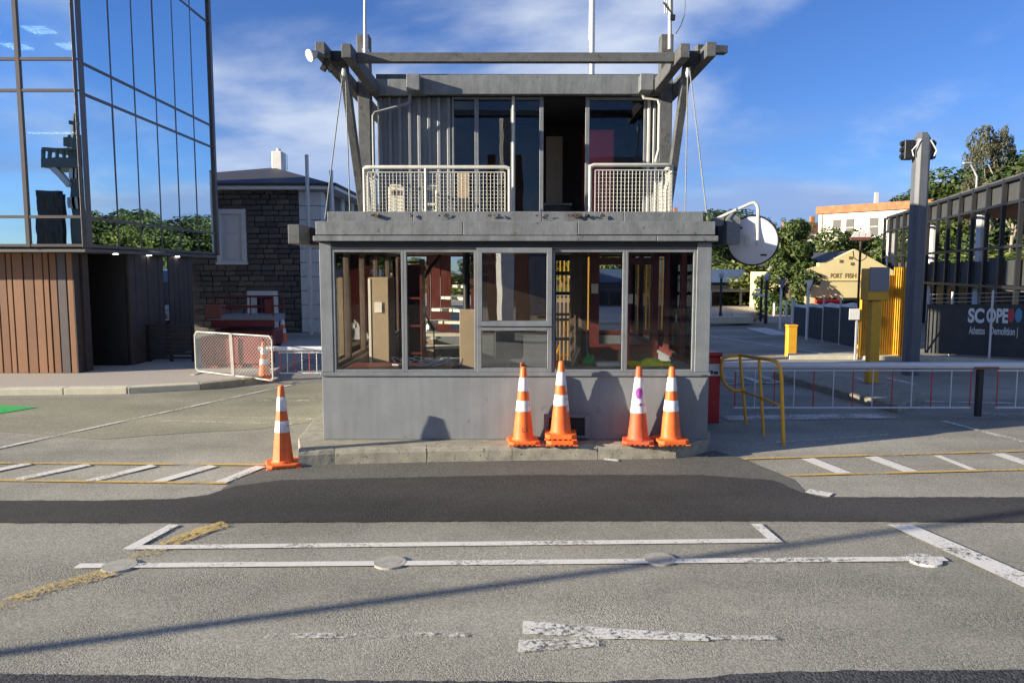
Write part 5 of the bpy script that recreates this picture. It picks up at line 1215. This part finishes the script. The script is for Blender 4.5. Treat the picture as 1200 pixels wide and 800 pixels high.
# mesh-covered fence on the far footpath
fa, fb = G(929, 393), G(1004, 409)
mf = thing('screen_fence', 'temporary fence with dark screen cloth and white sagging sheet', 'fence', (fa.x, fa.y, 0))
n = 4
for k in range(n):
    p, q = fa.lerp(fb, k / n), fa.lerp(fb, (k + 1) / n); ztp = P(600, 360, (p.y + q.y)/2).z
    obj('screen_panel', MB().beam((p.x, p.y, (ztp + .05)/2), (q.x, q.y, (ztp + .05)/2), .03, ztp - .05), M['hoard'], mf)
    pp = fa.lerp(fb, k / n); obj('post', MB().tube([(pp.x, pp.y - .05, 0), (pp.x, pp.y - .05, ztp + .25)], .03, 6), M['galv'], mf)
wv = MB(); nw = 24
for i in range(nw + 1):
    p = fa.lerp(fb, .02 + .96 * i / nw); zt2 = P(600, 361, p.y).z; sag = abs(math.sin(i / nw * math.pi * 3.2)) * .14
    for dz, dy in ((.16 - sag * .4, .02), (-.02 - sag * .3, -.03), (-.02 - sag * .3, -.04), (.16 - sag * .4, .01)): wv.v.append(Vector((p.x, p.y + dy, zt2 + dz)))
for i in range(nw):
    for r_ in range(4): a0 = i*4 + r_; b0 = i*4 + (r_+1) % 4; wv.f.append((a0, b0, b0+4, a0+4))
obj('white_sheet', wv, M['sailwhite'], mf, smooth=True)

# ================================================================== FAR STREET
# cream gabled building
PY = 34.0
pf = thing('gabled_building', 'cream gabled building lettered PORT FISH behind the screen fence', 'building', (PX(990, PY, 3), PY + 3, 0))
def pp(px, py): v = P(px, py, PY); return (v.x, v.z)
poly = [(pp(944, 360)[0], 0), (PX(1062, PY, 0), 0), pp(1062, 325), pp(1040, 313), pp(1002, 292), pp(969, 308), pp(960, 308), pp(960, 312), pp(953, 313), pp(944, 316)]
obj('wall', MB().yprism(poly, PY, PY + .3), M['cream'], pf)
obj('wall', MB().box(poly[0][0], poly[0][0] + .3, PY + .302, PY + 8, 0, poly[9][1] - .1), M['cream'], pf); obj('wall', MB().box(poly[1][0] - .3, poly[1][0], PY + .302, PY + 8, 0, poly[2][1] - .1), M['cream'], pf)
obj('string_course', MB().box(poly[0][0] - .02, poly[1][0] + .02, PY - .05, PY - .002, pp(950, 329)[1], pp(950, 328)[1]), M['cream'], pf)
ap = pp(1002, 292); 
rf = MB().add([(pp(963,310)[0], PY + .05, pp(963,310)[1]), (ap[0], PY + .05, ap[1] - .05), (ap[0], PY + 9, ap[1] - .05), (pp(963,310)[0], PY + 9, pp(963,310)[1])], [(0,1,2,3)]); rf.add([(ap[0], PY + .05, ap[1] - .05), (pp(1064,326)[0], PY + .05, pp(1064,326)[1]), (pp(1064,326)[0], PY + 9, pp(1064,326)[1]), (ap[0], PY + 9, ap[1] - .05)], [(0,1,2,3)])
obj('roof', rf, M['slate'], pf)
for px0, px1, m in [(955, 980, 'redbox'), (987, 1006, 'dark')]:
    a, b = pp(px0, 356), pp(px1, 351); o = obj('window', MB().box(a[0], b[0], PY - .06, PY - .003, .9, b[1]), M['dark'], pf); obj('awning', MB().box(a[0] - .05, b[0] + .05, PY - .35, PY - .062, b[1] - .18, b[1]), M[m], o)
for px, py in [(996, 302), (998, 309), (985, 306)]: v = P(px, py, PY); obj('vent', MB().box(v.x - .06, v.x + .06, PY - .03, PY - .002, v.z - .06, v.z + .06), M['ltbrown'], pf)
ux3 = Vector((1,0,0))
for s, p0, p1 in (('PORT', 973, 986.5), ('FISH', 990, 1003)):
    a, b = P(p0, 325.5, PY - .004), P(p1, 325.5, PY - .004); o = text_mesh(s, (P(p0, 320.3, PY - .004).z - a.z) / .72, M['ltbrown'], 'lettering', pf, a, ux3, (0,0,1), .002, .008)
    wd = max(v.co.x for v in o.data.vertices) - min(v.co.x for v in o.data.vertices); la = a - org(pf)
    for v in o.data.vertices: v.co.x = la.x + (v.co.x - la.x) * (b.x - a.x) / wd
# ornamental sail sign on a pole
sy = 31.0; sx = PX(1007, sy, 2)
ss = thing('sail_sign', 'white triple-sail ornament on a tall pole before the gable', 'sign', (sx, sy, 0)); obj('pole', MB().tube([(sx, sy, 0), (sx, sy, P(600, 281, sy).z)], .05, 8), M['brown_dark'], ss)
hl = P(600, 281, sy).z
obj('hull', MB().yprism([(sx - .40, hl - .02), (sx + .34, hl - .02), (sx + .40, hl + .10), (sx - .46, hl + .10)], sy - .06, sy + .06), M['roofred'], ss)
for x0, wq, hq in [(-.40, .30, .34), (-.08, .24, .44), (.17, .22, .38)]: obj('sail', MB().yprism([(sx + x0, hl + .11), (sx + x0 + wq, hl + .11), (sx + x0 + wq * .95, hl + hq), (sx + x0 + wq * .55, hl + hq)], sy - .03, sy + .03), M['sailwhite'], ss)
obj('scroll', MB().tube([(sx - .3, sy, hl - .45), (sx - .25, sy, hl - .75), (sx, sy, hl - .9), (sx + .25, sy, hl - .75), (sx + .3, sy, hl - .45)], .02, 6), M['brown_dark'], ss)
# white rendered building on the rise
wa, wb = P(958, 290, 76), P(1092, 290, 68)
wbd = thing('rendered_building', 'white rendered building with a rusty orange parapet on the rise', 'building', (wa.x, wa.y, 3)); dirw = (Vector((wb.x, wb.y, 0)) - Vector((wa.x, wa.y, 0))); Lw = dirw.length; dirw.normalize(); nw_ = Vector((dirw.y, -dirw.x, 0))
def wpt(s, z, off=0): v = Vector((wa.x, wa.y, 0)) + dirw * s + nw_ * off; return Vector((v.x, v.y, z))
zw0, zw1, zw2 = 2.5, P(958, 251, 76).z, P(958, 246, 76).z
obj('wall', MB().beam(wpt(0, (zw0 + zw1)/2, -.2), wpt(Lw, (zw0 + zw1)/2, -.2), .4, zw1 - zw0), M['cream_w'], wbd); obj('wall', MB().beam(wpt(.2, (zw0 + zw1)/2, -.4), wpt(.2, (zw0 + zw1)/2, -9), .4, zw1 - zw0), M['cream_w'], wbd)
obj('parapet', MB().beam(wpt(-.2, (zw1 + zw2)/2 + .15, -.1), wpt(Lw, (zw1 + zw2)/2 + .15, -.1), .7, zw2 - zw1 + .3), M['terra'], wbd); obj('roof', MB().beam(wpt(0, zw1, -4.6), wpt(Lw, zw1, -4.6), 8, .2), M['slate'], wbd)
for s, w_ in [(1.9, .75), (3.2, .75), (5.5, .8), (7.6, .8), (9.8, .8)]:
    o = obj('window', MB().beam(wpt(s - w_/2, zw1 - 1.5, .03), wpt(s + w_/2, zw1 - 1.5, .03), .06, 1.7), M['dark'], wbd); obj('sash', MB().beam(wpt(s - w_/2 + .03, zw1 - 1.5, .07), wpt(s + w_/2 - .03, zw1 - 1.5, .07), .02, .08), M['cream_w'], o)
obj('chimney', MB().beam(wpt(5.2, zw2, -1), wpt(5.2, zw2 + 1.4, -1), .3, .3), M['white'], wbd); obj('downpipe', MB().tube([wpt(.4, zw0, .06), wpt(.4, zw1, .06)], .05, 6), M['tan'], wbd)
obj('aerial', MB().tube([wpt(9.5, zw2, -1), wpt(9.5, zw2 + 1.6, -1)], .03, 5), M['dark'], wbd); obj('aerial', MB().tube([wpt(9.5, zw2 + 1.1, -1), wpt(11.5, zw2 + 1.0, -1)], .02, 5), M['dark'], wbd)
# shop with blue fascia in the shade
sy0 = 44.0
so = thing('corner_shop', 'low dark shop with a faded blue fascia beyond the road', 'building', (P(840, 330, sy0).x, sy0, 0)); xa, xb = 4.5, P(873, 330, sy0).x
z1_, z2_ = P(600, 331, sy0).z, P(600, 315.5, sy0).z
obj('wall', MB().box(xa, xb + 2.2, sy0 + .4, sy0 + 6, 0, z1_), M['shop'], so); obj('fascia', MB().box(xa, xb, sy0 + .2, sy0 + 6, z1_ + .002, z2_), M['blue_fascia'], so); obj('verandah', MB().box(xa, xb + 2.0, sy0 - 2, sy0 + .19, z1_ - .5, z1_ - .38), M['shop'], so)
obj('sign_panel', MB().box(P(858,326,sy0).x, P(868,326,sy0).x, sy0 + .14, sy0 + .198, P(600,331,sy0).z + .02, P(600,327,sy0).z), M['sheet'], so)
for x in (5.5, 8, 10.5, 13): obj('verandah_post', MB().box(x - .05, x + .05, sy0 - 1.95, sy0 - 1.85, .1, z1_ - .5), M['shop'], so)
for x in (6.5, 9.3, 12.0): o = obj('shop_window', MB().box(x - .9, x + .9, sy0 + .34, sy0 + .398, .6, z1_ - .7), M['dark'], so)
# lamps, signs, bollards on the far footpath
def lantern(px, pyb, pyt, label):
    b = G(px, pyb, .1); t = thing('street_lamp', label, 'street lamp', (b.x, b.y, .1), 'old-style lamps across the road'); zt_ = P(px, pyt, b.y).z
    obj('post', MB().lathe([(.07, 0), (.07, .3), (.045, .4), (.05, zt_ - .45)], 10, (b.x, b.y, .1)), M['dark'], t, smooth=True)
    obj('lantern', MB().lathe([(.04, 0), (.09, .06), (.11, .2), (.06, .28), (.02, .34)], 8, (b.x, b.y, zt_ - .36)), M['galv'], t); return t
lantern(844, 376, 316, 'street lamp with a pale lantern near the boulder'); lantern(897, 379, 318, 'street lamp with a pale lantern by the direction boards')
def sign_post(px, pyb, pyt, rc, label, cat='sign'):
    b = G(px, pyb); t = thing('road_sign', label, cat, (b.x, b.y, 0)); zt_ = P(px, pyt, b.y).z; obj('post', MB().tube([(b.x, b.y, 0), (b.x, b.y, zt_)], .045, 8), M['white'], t); return t, b, zt_
def tri(t, b, zt_, s, m, m2):
    obj('plate', MB().yprism([(b.x - s, zt_ + .12), (b.x, zt_ - 1.6 * s), (b.x + s, zt_ + .12)], b.y - .075, b.y - .05), m, t)
t, b, zt_ = sign_post(914, 386, 331, 0, 'dark back of a triangular give way sign on a white post'); tri(t, b, zt_, .17, M['signgrey'], None)
t, b, zt_ = sign_post(945, 398, 333, 0, 'pale triangular give way sign on a post before the screen fence'); tri(t, b, zt_, .115, M['sailwhite'], None)
b = G(891, 379.5); t = thing('direction_sign', 'pole with three white direction boards beside the tree', 'sign', (b.x, b.y, 0)); obj('post', MB().tube([(b.x, b.y, 0), (b.x, b.y, P(600, 325, b.y).z)], .05, 8), M['dark'], t)
for py, s, w_ in [(345, -1, .38), (346, 1, .36), (339.5, -.8, .30)]: v = P(891, py, b.y); obj('board', MB().box(v.x, v.x + s * w_, v.y - .08, v.y - .05, v.z - .05, v.z + .05), M['sailwhite'], t)
for px, pyb, pyt, lab in [(832, 374.5, 340, 'white marker post beside the street lamp'), (907, 370, 355, 'short white post under the big tree'), (921, 371, 352, 'short white post beside the give way sign'), (928, 379, 350, 'thin white post at the end of the screen fence')]:
    b = G(px, pyb, .1); t = thing('marker_post', lab, 'post', (b.x, b.y, .1), 'white posts across the road'); zt_ = P(px, pyt, b.y).z; obj('shaft', MB().tube([(b.x, b.y, .1), (b.x, b.y, zt_)], .055, 8), M['white'], t); obj('cap', MB().lathe([(.055, 0), (.03, .05)], 8, (b.x, b.y, zt_)), M['dark'], t)
def boulder(px, pyb, sx_, sy_, sz_, label, m):
    b = G(px, pyb, .1); rn = random.Random(px); mb = MB(); n1, n2 = 10, 6
    for j in range(n2 + 1):
        for i in range(n1):
            a = 2*math.pi*i/n1; ph = math.pi*j/n2*.95 + .05; r_ = rn.uniform(.85, 1.1); mb.v.append(Vector((b.x + sx_*math.sin(ph)*math.cos(a)*r_, b.y + sy_*math.sin(ph)*math.sin(a)*r_, .1 + sz_*(.5 + .5*math.cos(ph))*r_)))
    for j in range(n2):
        for i in range(n1): a0 = j*n1+i; b0 = j*n1+(i+1)%n1; mb.f.append((a0, b0, b0+n1, a0+n1))
    mb.f += [tuple(range(n1)), tuple(n2*n1 + i for i in reversed(range(n1)))]
    o = obj('boulder', mb, m, None, loc=(b.x, b.y, .1)); tag(o, label, 'boulder')
boulder(855, 377, .14, .12, .40, 'upright pale boulder on the far pavement', M['pale_conc']); boulder(882, 377, .26, .2, .33, 'low tan boulder on the far pavement', M['tan']); boulder(890, 374, .2, .2, .28, 'dark low boulder behind the direction boards', M['bark'])
pl = [G(826, 380, .1), G(880, 378, .1)]; o = obj('planter_wall', MB().beam((pl[0].x - 3, pl[0].y, .22), (pl[1].x, pl[1].y, .22), .4, .28), M['pale_conc'], None, bevel=.02, loc=(pl[1].x, pl[1].y, .1)); tag(o, 'low pale planter wall along the far pavement', 'planter wall')

# small houses on the hillside
def house(px, py, Y, w_, d_, h_, wm, rm, label, yaw=0):
    b = P(px, py, Y); zb = hill(b.x, Y) - .5; t = thing('hillside_house', label, 'house', (b.x, Y, zb), 'houses on the hillside'); z1 = b.z
    obj('wall', MB().box(b.x - w_/2, b.x + w_/2, Y, Y + d_, zb, z1), M[wm], t)
    obj('roof', MB().yprism([(b.x - w_/2 - .3, z1), (b.x + w_/2 + .3, z1), (b.x, z1 + h_)], Y - .3, Y + d_ + .3), M[rm], t)
    for s in (-.25, .25): o = obj('window', MB().box(b.x + s*w_ - .4, b.x + s*w_ + .4, Y - .05, Y - .003, z1 - 1.6, z1 - .5), M['dark'], t); obj('frame', MB().box(b.x + s*w_ - .45, b.x + s*w_ + .45, Y - .07, Y - .052, z1 - .5, z1 - .42), M['white'], o)
    obj('chimney', MB().box(b.x + w_*.2, b.x + w_*.2 + .5, Y + d_*.4, Y + d_*.4 + .5, z1, z1 + h_ + .8), M['terra'], t)
house(893, 287, 84, 4.5, 5, 1.6, 'white', 'slate', 'white hillside house with dark roof above the round disc'); house(950, 272, 92, 4, 5, 1.3, 'cream_w', 'roofred', 'small house with rust roof beside the white building')
house(915, 283, 96, 5, 5, 1.8, 'cream_w', 'slate', 'pale house with red chimney behind the big tree'); house(780, 268, 100, 8, 6, 2.2, 'white', 'slate', 'long white house up the slope behind the gatehouse'); house(700, 285, 92, 7, 6, 2.0, 'cream_w', 'roofred', 'cream house with rust roof behind the gatehouse')
house(1140, 262, 80, 7, 6, 2, 'white', 'slate', 'white house with dark roof seen through the steel frame')

# ================================================================== TREES
def leaves(blobs, n, size, seed, flat=.6):
    rn = random.Random(seed); mb = MB(); tot = sum(b[3]**2 * b[4] for b in blobs)
    for cx1, cy1, cz1, r, wgt in blobs:
        k = int(n * r*r*wgt / tot)
        for _ in range(k):
            while True:
                d = Vector((rn.gauss(0,1), rn.gauss(0,1), rn.gauss(0,1)))
                if d.length > .01: break
            d.normalize(); rr = r * (rn.uniform(.35, 1.0) ** .45) * rn.uniform(.9, 1.08)
            c = Vector((cx1, cy1, cz1)) + Vector((d.x*rr, d.y*rr, d.z*rr*.85))
            nrm = (d + Vector((rn.gauss(0,flat), rn.gauss(0,flat), rn.gauss(0,flat) + .3))).normalized(); up = Vector((rn.gauss(0,1), rn.gauss(0,1), rn.gauss(0,1)))
            x = nrm.cross(up).normalized(); y_ = nrm.cross(x); s = size * rn.uniform(.6, 1.4)
            mb.quad(c - x*s*.5, c - y_*s*.32 + nrm*s*.08, c + x*s*.5, c + y_*s*.32 + nrm*s*.08)
    return mb
def raw_mesh(name, mb, m):
    me = bpy.data.meshes.new(name); me.from_pydata([tuple(v) for v in mb.v], [], mb.f); me.materials.append(m); return me
def tree_proto(kind, seed):
    rn = random.Random(seed); bl = []; tr = MB()
    if kind == 'ivy':       # dense tall mass, unit height 1 scaled later
        for i in range(60):
            z = rn.uniform(.02, .93); wv_ = .30 * (1 - max(0, z - .35) / .66) ** .62 if z > .35 else .30 - .05 * (.35 - z) / .35
            a = rn.uniform(0, 6.28); q = rn.uniform(.55, 1) * wv_
            bl.append((q*math.cos(a), q*math.sin(a), z, rn.uniform(.075, .125), 1))
        lv = leaves(bl, 20000, .036, seed, .5); tr.tube([(0,0,0),(0,0,.4),(.03,0,.8)], [.06,.045,.01], 8)
    elif kind == 'round':
        for i in range(34):
            a = rn.uniform(0, 6.28); z = rn.uniform(.28, .88); q = rn.uniform(0, .36) * (1.15 - abs(z - .55)*1.2); bl.append((q*math.cos(a), q*math.sin(a), z, rn.uniform(.10, .17), 1))
        lv = leaves(bl, 10000, .036, seed, .5); tr.tube([(0,0,-.1),(.01,0,.3),(0,.02,.7)], [.035,.028,.008], 8)
        for k in range(5): a = rn.uniform(0, 6.28); tr.tube([(0,0,.28+.06*k),(.15*math.cos(a),.15*math.sin(a),.45+.06*k),(.28*math.cos(a),.28*math.sin(a),.55+.06*k)], [.016,.010,.004], 6)
    elif kind == 'gum':
        limbs = []
        tr.tube([(0,0,-.1),(.01,.0,.25),(.0,.01,.45)], [.02,.015,.011], 8)
        for k in range(11):
            a = k * 2.4 + rn.uniform(-.3,.3); e = (rn.uniform(.18,.42)*math.cos(a), rn.uniform(.18,.42)*math.sin(a), rn.uniform(.52,.98)); mid = (e[0]*.45, e[1]*.45, .42 + (e[2]-.42)*.45)
            tr.tube([(0,0,.3 + .015*k), mid, e], [.008,.005,.002], 6)
            for q in range(8): bl.append((e[0] + rn.gauss(0,.08), e[1] + rn.gauss(0,.08), e[2] + rn.gauss(0,.05), rn.uniform(.03,.07), 1))
        lv = leaves(bl, 9000, .019, seed, 1.0)
    else:                    # bush
        for i in range(14): a = rn.uniform(0, 6.28); q = rn.uniform(0, .42); bl.append((q*math.cos(a), q*math.sin(a), rn.uniform(.15, .75)*(1 - q*.7), rn.uniform(.14,.24), 1))
        lv = leaves(bl, 3500, .05, seed); tr.tube([(0,0,-.1),(0,0,.5)], [.03,.01], 6)
    lm = {'ivy': 'leaf_a', 'round': 'leaf_b', 'gum': 'leaf_c', 'bush': 'leaf_d'}[kind]
    return raw_mesh('crown', lv, M[lm]), raw_mesh('trunk', tr, M['bark_pale' if kind == 'gum' else 'bark'])
TP = {('ivy', 0): tree_proto('ivy', 11), ('round', 0): tree_proto('round', 21), ('round', 1): tree_proto('round', 22), ('gum', 0): tree_proto('gum', 31), ('gum', 1): tree_proto('gum', 32), ('bush', 0): tree_proto('bush', 41), ('bush', 1): tree_proto('bush', 42)}
def tree(kind, v, x, y_, z, s, label, rz=0, group=None, sxy=1.0, name='tree', leaf=None):
    cm_, tm_ = TP[(kind, v)]; t = thing(name, label, 'shrub' if name == 'shrub' else 'tree', (x, y_, z), group)
    t.rotation_euler = (0, 0, rz); t.scale = (s*sxy, s*sxy, s)
    for nme, me in (('crown', cm_), ('trunk', tm_)):
        o = bpy.data.objects.new(nme, me); COL.objects.link(o); o.parent = t
        if leaf and nme == 'crown':
            o.material_slots[0].link = 'OBJECT'; o.material_slots[0].material = M[leaf]
    return t
b = G(930, 372); hgt = P(930, 258, 35.2).z
tree('ivy', 0, P(927, 300, 35.2).x, 35.2, 0, hgt, 'tall dense leafy tree between the disc and the cream building', .4, None, 1.0)
b = P(1000, 300, 42); tree('round', 0, P(1000,300,42).x, 42, -.3, P(1000,265,42).z + .3, 'rounded green tree behind the cream gable', 1.0, None, 1.35, leaf='leaf_a')
tree('round', 1, P(968,300,46).x, 46, -.3, P(968,275,46).z + .3, 'smaller leafy tree behind the cream gable', 2.0, None, 1.2, leaf='leaf_a')
tree('bush', 0, P(1030,320,33.2).x, 33.2, 0, 1.8, 'olive shrub against the cream gable', 0, None, 1.0, 'shrub')
GT = 'trees on the hillside'
hl_ = [  # px, top py, Y, kind, variant, width, leaf
 (832,243,62,'round',0,1.3,'leaf_b'),(852,240,70,'round',1,1.2,'leaf_b'),(840,275,52,'bush',0,1.5,'leaf_a'),(868,283,50,'bush',1,1.6,'leaf_d'),(858,300,46,'bush',0,1.6,'leaf_a'),(885,303,44.5,'bush',1,1.5,'leaf_d'),(893,268,80,'round',1,1.0,'leaf_d'),(912,262,82,'gum',1,.9,'leaf_c'),(935,258,86,'gum',0,.9,'leaf_d'),
 (820,262,58,'round',1,1.2,'leaf_a'),(805,258,64,'round',0,1.3,'leaf_b'),(770,250,70,'round',1,1.4,'leaf_b'),(735,252,74,'round',0,1.4,'leaf_a'),(700,265,78,'round',1,1.3,'leaf_b'),(660,280,80,'round',0,1.3,'leaf_a'),(620,292,84,'round',1,1.4,'leaf_b'),(785,285,52,'bush',0,1.6,'leaf_d'),(745,290,54,'bush',1,1.6,'leaf_a'),(560,297,86,'round',0,1.5,'leaf_b'),(500,300,86,'round',1,1.5,'leaf_a'),(530,305,70,'bush',0,1.8,'leaf_d'),(600,303,60,'bush',1,1.6,'leaf_a'),
 (1085,222,74,'round',0,1.2,'leaf_a'),(1105,210,72,'round',1,1.2,'leaf_b'),(1125,203,70,'round',0,1.2,'leaf_a'),(1140,192,70,'round',1,1.2,'leaf_b'),(1160,190,66,'round',0,1.3,'leaf_a'),(1185,188,64,'round',1,1.3,'leaf_b'),(1210,180,62,'round',0,1.3,'leaf_a'),(1240,170,60,'round',1,1.3,'leaf_b'),
 (1100,270,52,'bush',0,1.5,'leaf_a'),(1120,272,54,'bush',1,1.5,'leaf_d'),(1165,265,50,'bush',0,1.7,'leaf_d'),(1190,268,50,'bush',1,1.7,'leaf_a'),(1062,262,56,'round',1,1.3,'leaf_a'),(1215,262,52,'bush',0,1.7,'leaf_a')]
kindword = {'round': 'rounded tree', 'bush': 'spreading shrub', 'gum': 'wispy tree'}; tone = {'leaf_a': 'mid green', 'leaf_b': 'dark green', 'leaf_c': 'brownish', 'leaf_d': 'yellow green'}
rn = random.Random(5)
for px, pt, Y, kd, v, sw, lf in hl_:
    x = P(px, 300, Y).x; zb = hill(x, Y) if Y > 46 else 0; s = max(1.5, P(px, pt, Y).z - zb)
    where = 'on the slope behind the gatehouse' if px < 815 else ('beside the round disc' if px < 900 else ('behind the tall dense tree' if px < 950 else ('seen through the steel frame' if kd == 'bush' or px == 1062 else 'above the steel-framed roof')))
    where_l = {1085: 'beside the tall grey signal post', 1105: 'between the signal post and the curved street light', 1125: 'just behind the arm of the curved street light', 1140: 'behind the curved street light post', 1160: 'under the lower wispy gum tree', 1185: 'under the tall gum tree', 840: 'below the parapet end near the disc pipe', 868: 'hidden behind the round disc rim', 858: 'above the blue shop fascia', 885: 'at the end of the blue shop fascia', 1100: 'seen through the steel frame by the first white column', 1120: 'seen through the steel frame past the first white column', 1165: 'seen through the steel frame past the widest white column', 1190: 'seen through the steel frame above the timber prop'}.get(px, where)
    tree(kd, v, x, Y, zb, s, f'{tone[lf]} {kindword[kd]} {where_l}', rn.uniform(0, 6), GT + ' ' + where, sw * (1.0 if s > 4 else 1.3), 'shrub' if kd == 'bush' else 'tree', lf)
x = P(1192, 200, 58).x; zb = hill(x, 58)
tree('gum', 0, x, 58, zb, P(1190, 128, 58).z - zb, 'tall brownish gum tree with open crown above the steel-framed roof', 2.2, None, .62)
x2_ = P(1163, 200, 60).x; tree('gum', 1, x2_, 60, hill(x2_, 60), P(1163, 158, 60).z - hill(x2_, 60), 'lower wispy gum tree beside the tall gum', 1.2, None, .42)
# curved street light on the hill
sy = 56.0; x = P(1144, 222, sy).x; zb = hill(x, sy); zt_ = P(1144, 205, sy).z
t = thing('street_light', 'pale curved street light above the steel-framed roof', 'street lamp', (x, sy, zb)); obj('post', MB().tube([(x, sy, zb), (x, sy, P(600, 207, sy).z), P(1141, 199, sy), P(1137, 192, sy)], [.09,.07,.06,.05], 8), M['galv'], t, smooth=True); a = P(1137, 191.5, sy); obj('lamp_head', MB().box(a.x - .55, a.x + .1, sy - .12, sy + .12, a.z - .05, a.z + .08), M['galv'], t, bevel=.03)

# ================================================================== BEHIND THE CAMERA (seen in the glass, or casting the long shadow)
def mY(px, py, Yp, Y):      # point at depth Y (behind) whose mirror image in a pane at Yp shows at px,py
    r = ray(px, py); t = (2*Yp - Y) / r.y; return Vector((r.x * t, Y, CH + r.z * t))
# ship
SHY = -42.0
def sm(px, py): return mY(px, py, GY, SHY)
sp_ = thing('cargo_ship', 'moored ship with dark superstructure reflected in the office glass', 'ship', (sm(85, 280).x, SHY, 0))
q0, q1 = sm(84, 290), sm(112, 150)
obj('superstructure', MB().box(sm(79,200).x, sm(140,200).x, SHY - 8, SHY, -.2, sm(80,160).z), M['ship_g'], sp_)
obj('bridge_wing', MB().box(sm(49,198).x, sm(95,198).x, SHY - 3, SHY + .4, sm(50,199).z, sm(50,188).z), M['ship_g'], sp_); obj('bridge_roof', MB().box(sm(49,178).x, sm(95,178).x, SHY - 3, SHY + .4, sm(50,179).z, sm(50,176).z), M['ship_g'], sp_)
for px in (50, 57, 66, 75): a = sm(px, 188); obj('wing_post', MB().box(a.x - .12, a.x + .12, SHY + .1, SHY + .35, sm(50,188).z, sm(50,178).z), M['ship_g'], sp_)
for k in range(5): a = sm(82 + 5 * k, 205); obj('porthole', MB().box(a.x - .3, a.x + .3, SHY + .01, SHY + .05, a.z - .5, a.z + .5), M['ship_w'], sp_); a = sm(82 + 5 * k, 240); obj('porthole', MB().box(a.x - .3, a.x + .3, SHY + .01, SHY + .05, a.z - .5, a.z + .5), M['ship_w'], sp_)
obj('wing_brace', MB().beam(sm(62, 200), sm(80, 220), .6, .5), M['ship_w'], sp_)
obj('mast', MB().tube([sm(86, 178), sm(86, 135)], [.5, .15], 8), M['ship_g'], sp_); obj('radar', MB().beam(sm(74,168), sm(90,168), .5, .8), M['ship_g'], sp_); obj('yard', MB().beam(sm(80,146), sm(90,148), .3, .3), M['ship_g'], sp_)
lx = sm(57, 232).x; rx_ = sm(79, 232).x; zt2 = sm(60, 231).z
for x in (lx, lx + .5 * (rx_ - lx), rx_): obj('crane_leg', MB().box(x - .3, x + .3, SHY + 1, SHY + 1.6, 0, zt2), M['dark'], sp_)
for f in (.0, .33, .62, 1.0): z = zt2 * (1 - .55 * f); obj('crane_beam', MB().box(lx - .3, rx_, SHY + .95, SHY + 1.65, z - .3, z + .3), M['dark'], sp_)
obj('hull', MB().box(sm(79,200).x, 60, SHY - 9, SHY + .9, -.3, 4.6), M['ship_g'], sp_); obj('deckhouse', MB().box(4, 14, SHY - 6, SHY - 1, 4.6, 12), M['ship_w'], sp_)
for k in range(7): obj('deck_rail', MB().box(-28 + 12*k, -17 + 12*k, SHY + .4, SHY + .6, 4.6, 5.6), M['ship_w'], sp_)
# posts on the quay, mirrored in the middle pane
def qm(px, py, Y): return mY(px, py, Y0, Y)
a, b = qm(583.5, 330, -5.), qm(600, 330, -5.)
wp = thing('quay_column', 'white square column reflected in the middle gatehouse pane', 'column', ((a.x + b.x)/2, -5, 0)); cq = (a.x + b.x) / 2; hq_ = (b.x - a.x) * .68; obj('shaft', MB().prism([(cq + hq_ * math.cos(t), -5.2 + hq_ * math.sin(t)) for t in (R(20), R(110), R(200), R(290))], 0, 8), M['white'], wp, bevel=.02); obj('plinth', MB().box(a.x - .1, b.x + .1, -5.5, -4.9, 0, .35), M['concrete'], wp)
for px, wq in ((578, .35), (614, .5)):
    a = qm(px, 330, -9.); t = thing('quay_post', 'thin rusty post reflected beside the white column' if wq < .4 else 'thick rusty post reflected beside the white column', 'post', (a.x, -9, 0), 'rusty posts on the quay'); obj('shaft', MB().beam((a.x, -9, 0), (a.x - .25, -9, 7), wq, .4), M['roofred'], t); obj('foot', MB().box(a.x - .4, a.x + .4, -9.3, -8.7, 0, .12), M['dark'], t)
ct = thing('container_stack', 'grey shipping container reflected in the gatehouse glass', 'container', (3.2, -16, 0)); obj('body', MB().box(.6, 6.6, -18.4, -16, .15, 2.7), M['signgrey'], ct, bevel=.03)
for k in range(14): obj('rib', MB().box(.8 + .42*k, 1.0 + .42*k, -15.998, -15.95, .25, 2.6), M['signgrey'], ct)
# lamp standard whose shadow crosses the road
dsh = Vector((sdir.x, sdir.y, 0)).normalized(); base = G(600, 683) + dsh * 11.5
lp = thing('lamp_standard', 'slim steel post whose long shadow crosses the near road', 'post', (base.x, base.y, 0)); obj('shaft', MB().tube([(base.x, base.y, 0), (base.x, base.y, 6.2)], [.055, .045], 12), M['galv'], lp, smooth=True)
obj('base_plate', MB().box(base.x - .15, base.x + .15, base.y - .15, base.y + .15, 0, .02), M['galv'], lp)
